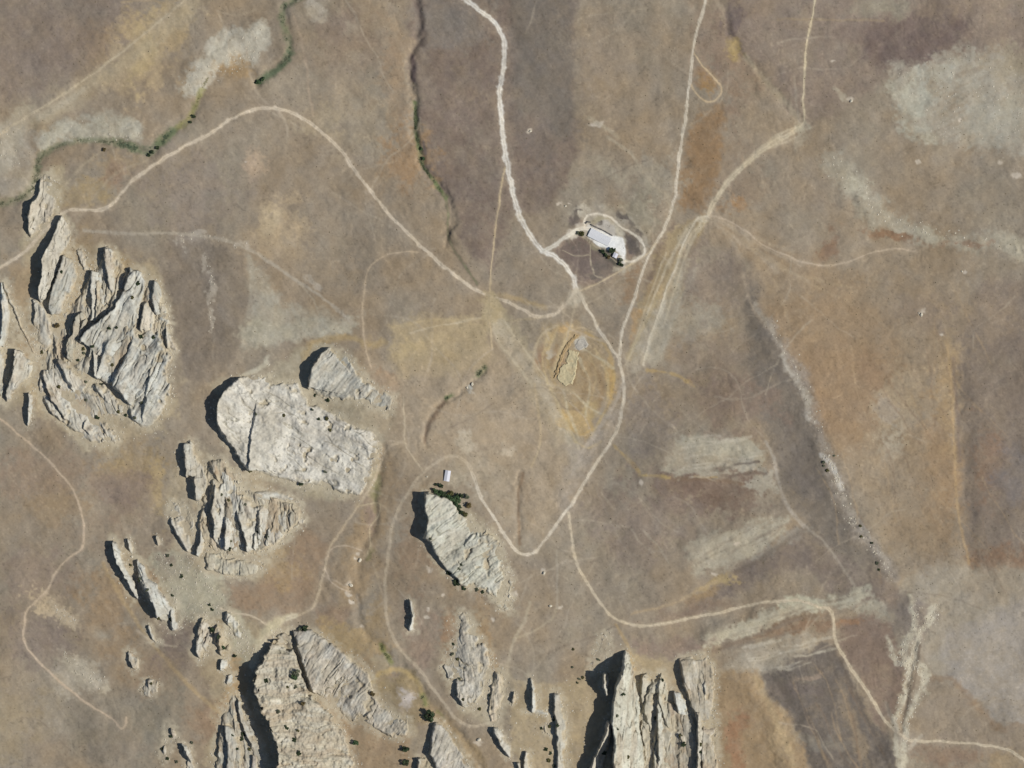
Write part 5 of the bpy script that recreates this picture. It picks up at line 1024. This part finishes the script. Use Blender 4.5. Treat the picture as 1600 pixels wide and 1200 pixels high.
for u, v, r, k, lab in [
    (957,390.5,5.2,"dark","very dark round tree at the south end of the white yard"),
    (909,366,5,"olive","olive-green tree south of the drive entering the bright yard"),
    (903,364,3,"grey","grey bush at the left side of the olive-green tree by the drive"),
    (941,393,3.4,"dark","dark bush at the west end of the hedge below the white yard"),
    (946,398,3.6,"dark","dark bush in the middle of the hedge below the white yard"),
    (951,402,3.4,"brown","brownish bush in the hedge below the white yard, next to the shed"),
    (970,406,3.4,"grey","grey-green bush right of the tiny pale shed"),
    (968,412,3.2,"dark","dark bush in the lower corner below the tiny pale shed"),
    (972,415,2.8,"dark","southernmost dark bush of the compound, beside the yard's exit"),
    (671.5,1117,7.2,"dark","big dark round bush above the tapering slab near the bottom edge"),
    (634,1170,4.8,"dark","round bush near the bottom edge, upper one of two left of the slab"),
    (634,1191,4.4,"dark","round bush near the bottom edge, lower one of two left of the slab"),
    (556,1161,4,"green","lone green bush in the brown hollow right of the great cliff"),
    (477,983,5,"dark","dark bush at the north-west corner of the long grey slab"),
    (469,983,3,"grey","grey bush beside the dark bush at the tip of the long grey slab"),
    (331,984,3.8,"dark","dark green bush between the lobes of the pitted outcrop"),
    (343,994,2.8,"dark","small bush on the eastern lobe of the pitted outcrop"),
    (349,1011,3.4,"green","green bush low on the eastern lobe of the pitted outcrop"),
    (367,1024,2.6,"dark","small bush right of the pitted outcrop, towards the path"),
    (463,1050,5.5,"grey","soft grey-green thicket on the great cliff beside the thin cleft"),
    (461,1056,4.6,"green","green bush at the lower end of the grey-green thicket on the cliff"),
    (163,234,2.8,"brown","single brown bush below the green stream in the upper left"),
    (232,242,2.4,"dark","lowest dark bush at the sharp bend of the upper left stream"),
    (238,237,2.8,"dark","middle dark bush at the sharp bend of the upper left stream"),
    (246,231,2.4,"dark","upper dark bush at the sharp bend of the upper left stream"),
    (303,182,2.4,"dark","small dark bush where the upper left stream turns north"),
    (298,191,1.8,"dark","tiny dark bush just below the stream's northward turn"),
    (404,129,3.6,"green","green bush at the loose end of the northern stream"),
    (411,124,3.0,"green","smaller green bush next to the loose end of the northern stream"),
    (658,232,2.6,"green","green bush on the central stream line, upper of two"),
    (661,248,2.6,"green","green bush on the central stream line, lower of two"),
    (582,1084,3.4,"brown","brown bush at the right edge of the long grey slab"),
    (475,1097,3.4,"brown","brown bush on the saddle between the great cliff and the grey slab"),
    (89,509,3.6,"brown","brown round bush on pale soil below the leaf-shaped slab at upper left")]:
    plant("bush", u, v, r, lab, "bush", k, None, on_rock=True, rz=v % 6)
# shrubs on the rocks
shr = [("leaf-shaped white rock south of the hut", [(713,910,4.6),(701,895,3.2),(725,919,3.2),(745,921,2.6),(754,925,2.4),(673,841,2),(717,888,2.6),(721,882,2)]),
       ("great pale slab west of the centre", [(470,756,3.4),(400,647,2.8),(444,649,2.2),(511,654,2.8),(516,672,2.4),(498,655,2.4),(488,640,2),(508,737,2.4),(391,736,2.6),(512,625,3),(492,618,2.2)]),
       ("big western outcrop", [(130,545,2.6),(145,541,2.8),(131,552,2.6),(122,563,2.4),(172,513,2.8),(183,512,2),(216,443,3),(208,465,2.4),(221,526,2.8),(240,527,2.6),(158,600,2.2),(134,597,2.4),(92,604,2.6),(134,625,2.4),(152,652,3.2),(185,643,2.6),(196,649,2.4),(211,653,2.4),(222,630,2.6),(176,570,2.4),(96,425,2.6),(65,550,2.6)]),
       ("great cliff at the bottom left", [(417,1062,3.2),(449,1135,3.4),(461,1154,3.2),(468,1175,3.4),(436,1110,2.8),(450,1072,2),(462,1072,2.8),(466,1140,2.4),(390,1170,2.6),(380,1147,3),(378,1154,3),(371,1170,2.4),(364,1148,2)]),
       ("comb ridge of parallel ribs", [(361,846,2.4),(360,858,2.8),(346,773,2.4),(402,832,2.4),(357,782,2.2),(418,838,2.6),(384,788,2)]),
       ("rocks at and right of the giant fin", [(973,1083,2.8),(963,1116,2.6),(1068,1163,3.4),(1063,1150,2.6),(1094,1162,2.8),(1024,1122,2.6),(964,1136,2.2),(981,1180,2.4),(1094,1174,2.4),(944,1175,3.2),(1035,1062,2.4)]),
       ("long slanting blades at the lower left", [(176,852,2.6),(219,905,3),(232,921,2.6),(249,965,2.6),(266,968,2.6),(204,883,2)]),
       ("long narrow rib left of the giant fin", [(866,1122,3.2),(859,1134,2.2),(871,1132,2.4),(853,1170,2.8),(860,1176,2.4),(857,1188,2.8),(866,1196,2.4),(846,1137,2)]),
       ("arrowhead outcrop in the south", [(707,1022,2.6),(715,1030,2.2),(724,1092,2.2),(708,1006,2.2),(749,1107,2.4),(766,1086,2.2),(718,1060,2)]),
       ("rubble slope above the cliff path", [(262,868,2.4),(268,883,2),(284,900,2.6),(270,930,2),(328,945,2.2),(332,952,2.4),(268,1150,2.8),(254,1170,2.6),(262,1185,2.4),(276,1190,2.2),(236,1068,2),(300,1160,2.2)]),
       ("stony rib in the east", [(1286,722,2.4),(1292,735,2.6),(1287,728,2),(1303,712,2),(1345,838,2),(1362,848,2.2),(1370,880,2.4),(1344,822,2),(1373,890,1.8)]),
       ("striped pavement left of the giant fin", [(896,1014,2),(905,1060,2),(911,1058,2),(894,1042,1.8),(902,1066,1.8),(935,1030,2.2)])]
ORD = ["topmost", "second", "third", "fourth", "fifth", "sixth", "seventh", "eighth", "ninth", "tenth", "eleventh", "twelfth", "thirteenth", "fourteenth", "fifteenth", "sixteenth", "seventeenth", "eighteenth", "nineteenth", "twentieth", "twenty-first", "twenty-second", "twenty-third"]
for where, pts in shr:
    for i, (u, v, r) in enumerate(sorted(pts, key=lambda t_: t_[1])):
        lab = (ORD[0] + " dark shrub on the " if i == 0 else ("lowest dark shrub on the " if i == len(pts) - 1 else ORD[i] + " dark shrub from the top on the ")) + where
        plant("shrub", u, v, r, lab, "shrub", ("dark", "grey", "olive")[(i * 5 + int(u)) % 3] if r < 3 else "dark", "shrubs on the " + where, on_rock=True, rz=(u + v) % 6)

# ------------------------------------------------------------------ boulders lying in the open
BM = []
for k in range(4):
    n1_, n2_ = 14, 9
    th, ph = np.meshgrid(np.linspace(0, 2 * np.pi, n1_, endpoint=False), np.linspace(0.05, np.pi - .05, n2_))
    x, y, z = np.cos(th) * np.sin(ph), np.sin(th) * np.sin(ph), np.cos(ph)
    rr = 1 + .28 * fbm(x * 3 + 9 * k + 20, y * 3 + z * 2 + 20, 1.6, 3, 60 + k)
    co = np.stack([x * rr * 1.1, y * rr * .85, z * rr * .6 + .35], -1).reshape(-1, 3)
    q = [(j * n1_ + i, (j + 1) * n1_ + i, (j + 1) * n1_ + (i + 1) % n1_, j * n1_ + (i + 1) % n1_) for j in range(n2_ - 1) for i in range(n1_)]
    BM.append(np_mesh("boulder", co, np.array(q), np.tile(lin((200,192,172)), (len(co), 1)), smooth=False))
for i, (u, v, r, lab) in enumerate([(829,205,2.0,"pale boulder on the dark slope east of the northern road"), (1440,492,2.6,"bright boulder alone on the brown slope in the east"), (1436,489,1.4,"small stone touching the bright boulder in the east"),
    (1330,158,2.2,"pale boulder south of the dark hollow in the upper right"), (1504,424,1.4,"tiny pale boulder below the brown stream line at the right"), (748,1155,3.0,"large whitish boulder near the bottom edge above the footpath"), (850,895,2.4,"pale boulder below the hairpin bend of the road"),
    (860,947,2.2,"pale boulder at the upper end of the footpath in the south"), (562,876,3.0,"whitish boulder beside the looping path, upper of two"), (548,914,3.0,"whitish boulder beside the looping path, lower of two"),
    (884,322,1.8,"little pale boulder outside the compound's north-west corner"), (206,870,1.6,"light stone on the soil right of the slanting blades' top"), (667,745,1.2,"small white stone at the road corner west of the hut"),
    (738,600,2.4,"whitish boulder in the grassy hollow left of the photo's centre"), (730,606,1.8,"smaller whitish boulder in the grassy hollow left of the photo's centre"), (796,932,2.2,"pale boulder off the south-east tip of the leaf-shaped white rock")]):
    o = link("boulder", BM[i % 4], M_ROCK, label=lab, category="boulder", group="boulders lying in the open")
    o.location = (X(u), Y(v), float(gz(u, v)[0])); o.scale = (r * S,) * 3; o.rotation_euler = (0, 0, i * 1.3)

# ------------------------------------------------------------------ grass and reeds along the water courses
r = np.random.RandomState(77)
cs = []; cc = []
for pts, wdt, n, c0, c1 in [(STREAM_W, 5, 900, (70,92,58), (108,118,80)), (STREAM_W2[8:13], 6, 1100, (56,84,56), (92,110,74)), (STREAM_W2[12:], 5, 1000, (84,96,64), (122,122,86)), (STREAM_W2[4:9], 3, 260, (130,126,70), (160,150,96)),
                           (STREAM_C[6:12], 2.8, 700, (70,90,50), (110,116,76)), ([(757,573),(746,586)], 3.6, 160, (76,90,58), (110,112,76)), ([(706,617),(697,623)], 2.6, 80, (60,80,50), (100,104,70)), ([(596,1008),(603,1022),(612,1034)], 3, 140, (90,100,50), (130,128,80)), ([(660,1086),(666,1102)], 4.5, 200, (84,100,56), (120,122,80)),
                           ([(226,240),(240,232)], 2.0, 120, (20,28,22), (40,52,36)), ([(398,130),(412,122)], 3.4, 160, (44,74,48), (78,100,66))]:
    p = smooth_line(pts, 6); t = r.rand(n) * (len(p) - 1); i = t.astype(int); f = (t - i)[:, None]
    pos = p[i] * (1 - f) + p[np.minimum(i + 1, len(p) - 1)] * f + r.normal(size=(n, 2)) * wdt * .42
    ok = (fbm(pos[:, 0], pos[:, 1], 9, 2, 28) < .25) & (fbm(pos[:, 0], pos[:, 1], 16, 2, 29) < .35)
    pos = pos[ok]; z = gz(pos[:, 0], pos[:, 1])
    c0 = tuple(x_ * .72 + 48 for x_ in c0); c1 = tuple(x_ * .75 + 46 for x_ in c1)
    cs.append(np.stack([X(pos[:, 0]), Y(pos[:, 1]), z], 1)); m_ = r.rand(len(pos), 1); cc.append(lin(c0) * (1 - m_) + lin(c1) * m_)
cs = np.concatenate(cs); cc = np.concatenate(cc); n = len(cs)
B = 6
base = np.repeat(cs, B, 0) + np.concatenate([r.normal(size=(n * B, 2)) * .45, np.full((n * B, 1), -.1)], 1)
an = r.rand(n * B) * 2 * np.pi; hgt = .3 + .55 * r.rand(n * B); lean = r.normal(size=(n * B, 2)) * .45
dx = np.stack([np.cos(an), np.sin(an), np.zeros(n * B)], 1) * .28
tip = base + np.concatenate([lean, hgt[:, None]], 1)
co = np.stack([base - dx, base + dx, tip], 1).reshape(-1, 3)
link("grass", np_mesh("grass", co, np.arange(3 * n * B).reshape(-1, 3), np.repeat(np.repeat(cc, B, 0), 3, 0), smooth=False), M_LEAF, kind="stuff", label="green grass and reeds along the water courses")

# ------------------------------------------------------------------ loose stones and scrub too many to count
def stones(name, label, pts_r, colA, colB, seed, flat=.6, green=False):
    r = np.random.RandomState(seed)
    pos, rad = pts_r; n = len(pos)
    d = np.array([(1,0,0),(.5,.87,0),(-.5,.87,0),(-1,0,0),(-.5,-.87,0),(.5,-.87,0),(0,0,1)], float)
    co = d[None] * (rad[:, None, None] * (.7 + .6 * r.rand(n, 7, 1)))
    an = r.rand(n) * 6.28; ca, sa = np.cos(an)[:, None], np.sin(an)[:, None]
    x = co[..., 0] * ca - co[..., 1] * sa; y = co[..., 0] * sa + co[..., 1] * ca
    z = co[..., 2] * flat - .1
    z0 = gz(pos[:, 0], pos[:, 1])
    co = np.stack([x + X(pos[:, 0])[:, None], y + Y(pos[:, 1])[:, None], z + z0[:, None]], -1).reshape(-1, 3)
    f = np.array([(i, (i + 1) % 6, 6) for i in range(6)])
    q = (f[None] + (np.arange(n) * 7)[:, None, None]).reshape(-1, 3)
    m = r.rand(n, 1)
    c = lin(colA) * (1 - m) + lin(colB) * m
    return link(name, np_mesh(name, co, q, np.repeat(c, 7, 0), smooth=False), M_LEAF if green else M_ROCK, kind="stuff", label=label)
def along(pts, width, n, r):
    p = smooth_line(pts, 6); t = r.rand(n) * (len(p) - 1); i = t.astype(int); f = (t - i)[:, None]
    return p[i] * (1 - f) + p[np.minimum(i + 1, len(p) - 1)] * f + r.normal(size=(n, 2)) * width * .45
def inpoly(poly, n, r):
    p = np.asarray(poly, float)
    q = p.min(0) + r.rand(n * 3, 2) * np.ptp(p, axis=0)
    sd_ = poly_sd(q[:, 0], q[:, 1], poly)
    return q[sd_ > 0][:n]
r = np.random.RandomState(9)
A = [along([(1200,505),(1235,560),(1262,625),(1285,690),(1300,730),(1318,790),(1340,830),(1375,870),(1390,905)], 12, 420, r), along([(1285,712),(1298,725),(1308,745),(1315,765)], 5, 160, r),
     along([(1428,930),(1432,960),(1428,985),(1415,1005),(1408,1030),(1420,1045),(1418,1070),(1408,1100),(1400,1140)], 9, 380, r), along([(1465,950),(1455,970),(1440,985),(1430,1010),(1425,1040),(1448,1060),(1440,1080),(1425,1110),(1418,1140),(1412,1170)], 10, 480, r),
     along([(1388,1002),(1400,1030),(1425,1042),(1448,1045)], 6, 120, r), inpoly([(235,865),(300,870),(350,930),(345,960),(290,975),(262,930)], 800, r), inpoly([(350,955),(390,985),(400,1030),(370,1020)], 200, r),
     inpoly([(1398,110),(1505,80),(1600,110),(1600,235),(1450,215)], 420, r), along([(1290,255),(1340,290),(1400,350),(1480,365),(1590,390)], 18, 260, r), inpoly([(80,940),(125,970),(110,985),(85,960)], 90, r), inpoly([(92,1010),(165,1060),(165,1085),(110,1050)], 170, r),
     inpoly([(280,130),(405,38),(420,60),(400,100),(315,140)], 260, r), inpoly([(60,225),(140,180),(220,205),(215,225)], 130, r), along([(270,372),(330,370),(384,386)], 8, 60, r), along([(325,400),(330,440),(328,520)], 5, 60, r), inpoly([(-20,195),(35,200),(30,260),(-20,275)], 90, r)]
for pl in ([(60,400),(110,395),(250,430),(280,560),(270,680),(160,700),(60,630)], [(330,600),(500,530),(620,610),(600,760),(400,755)], [(270,700),(470,800),(420,900),(280,860)], [(300,960),(600,1040),(650,1200),(330,1200)], [(800,1060),(1120,1030),(1120,1200),(790,1200)], [(650,770),(800,830),(805,950),(700,910)], [(690,950),(790,1040),(780,1130),(700,1090)], [(170,840),(300,980),(240,990)]):
    A.append(inpoly(pl, 420, r))
for p_ in POLYS:
    per = np.vstack([p_, p_[:1]]); L_ = np.hypot(*np.diff(per, axis=0).T); tot = L_.sum(); n_ = int(tot * 1.0)
    t_ = r.rand(n_) * tot; k_ = np.searchsorted(np.cumsum(L_), t_).clip(0, len(L_) - 1); f_ = r.rand(n_)[:, None]
    A.append(per[k_] * (1 - f_) + per[k_ + 1] * f_ + r.normal(size=(n_, 2)) * min(6, 1.5 + tot / 90))
A = np.concatenate(A); stones("scree", "loose pale stones and rubble strewn round the outcrops and dry channels", (A, .35 + .75 * r.rand(len(A)) ** 3 * 1.3), (168,158,138), (194,186,168), 3)
q_ = np.stack([r.rand(9000) * 1700 - 50, r.rand(9000) * 1300 - 50], 1); q_ = q_[fbm(q_[:, 0], q_[:, 1], 45, 3, 41) + .5 * fbm(q_[:, 0], q_[:, 1], 8, 2, 42) > -.05]
clear = np.ones(len(q_), bool)
for nm_, wd_, c_, s_, pts_ in ROADS:
    p_ = smooth_line(pts_, 3)
    for k_ in range(len(p_)): clear &= np.hypot(q_[:, 0] - p_[k_][0], q_[:, 1] - p_[k_][1]) > wd_ * .8
q_ = q_[clear]
stones("scrub", "tiny dry tufts of steppe scrub dotted thinly over the open ground", (q_, .35 + .45 * r.rand(len(q_)) ** 2), (92,86,66), (126,114,88), 4, flat=.9, green=True)
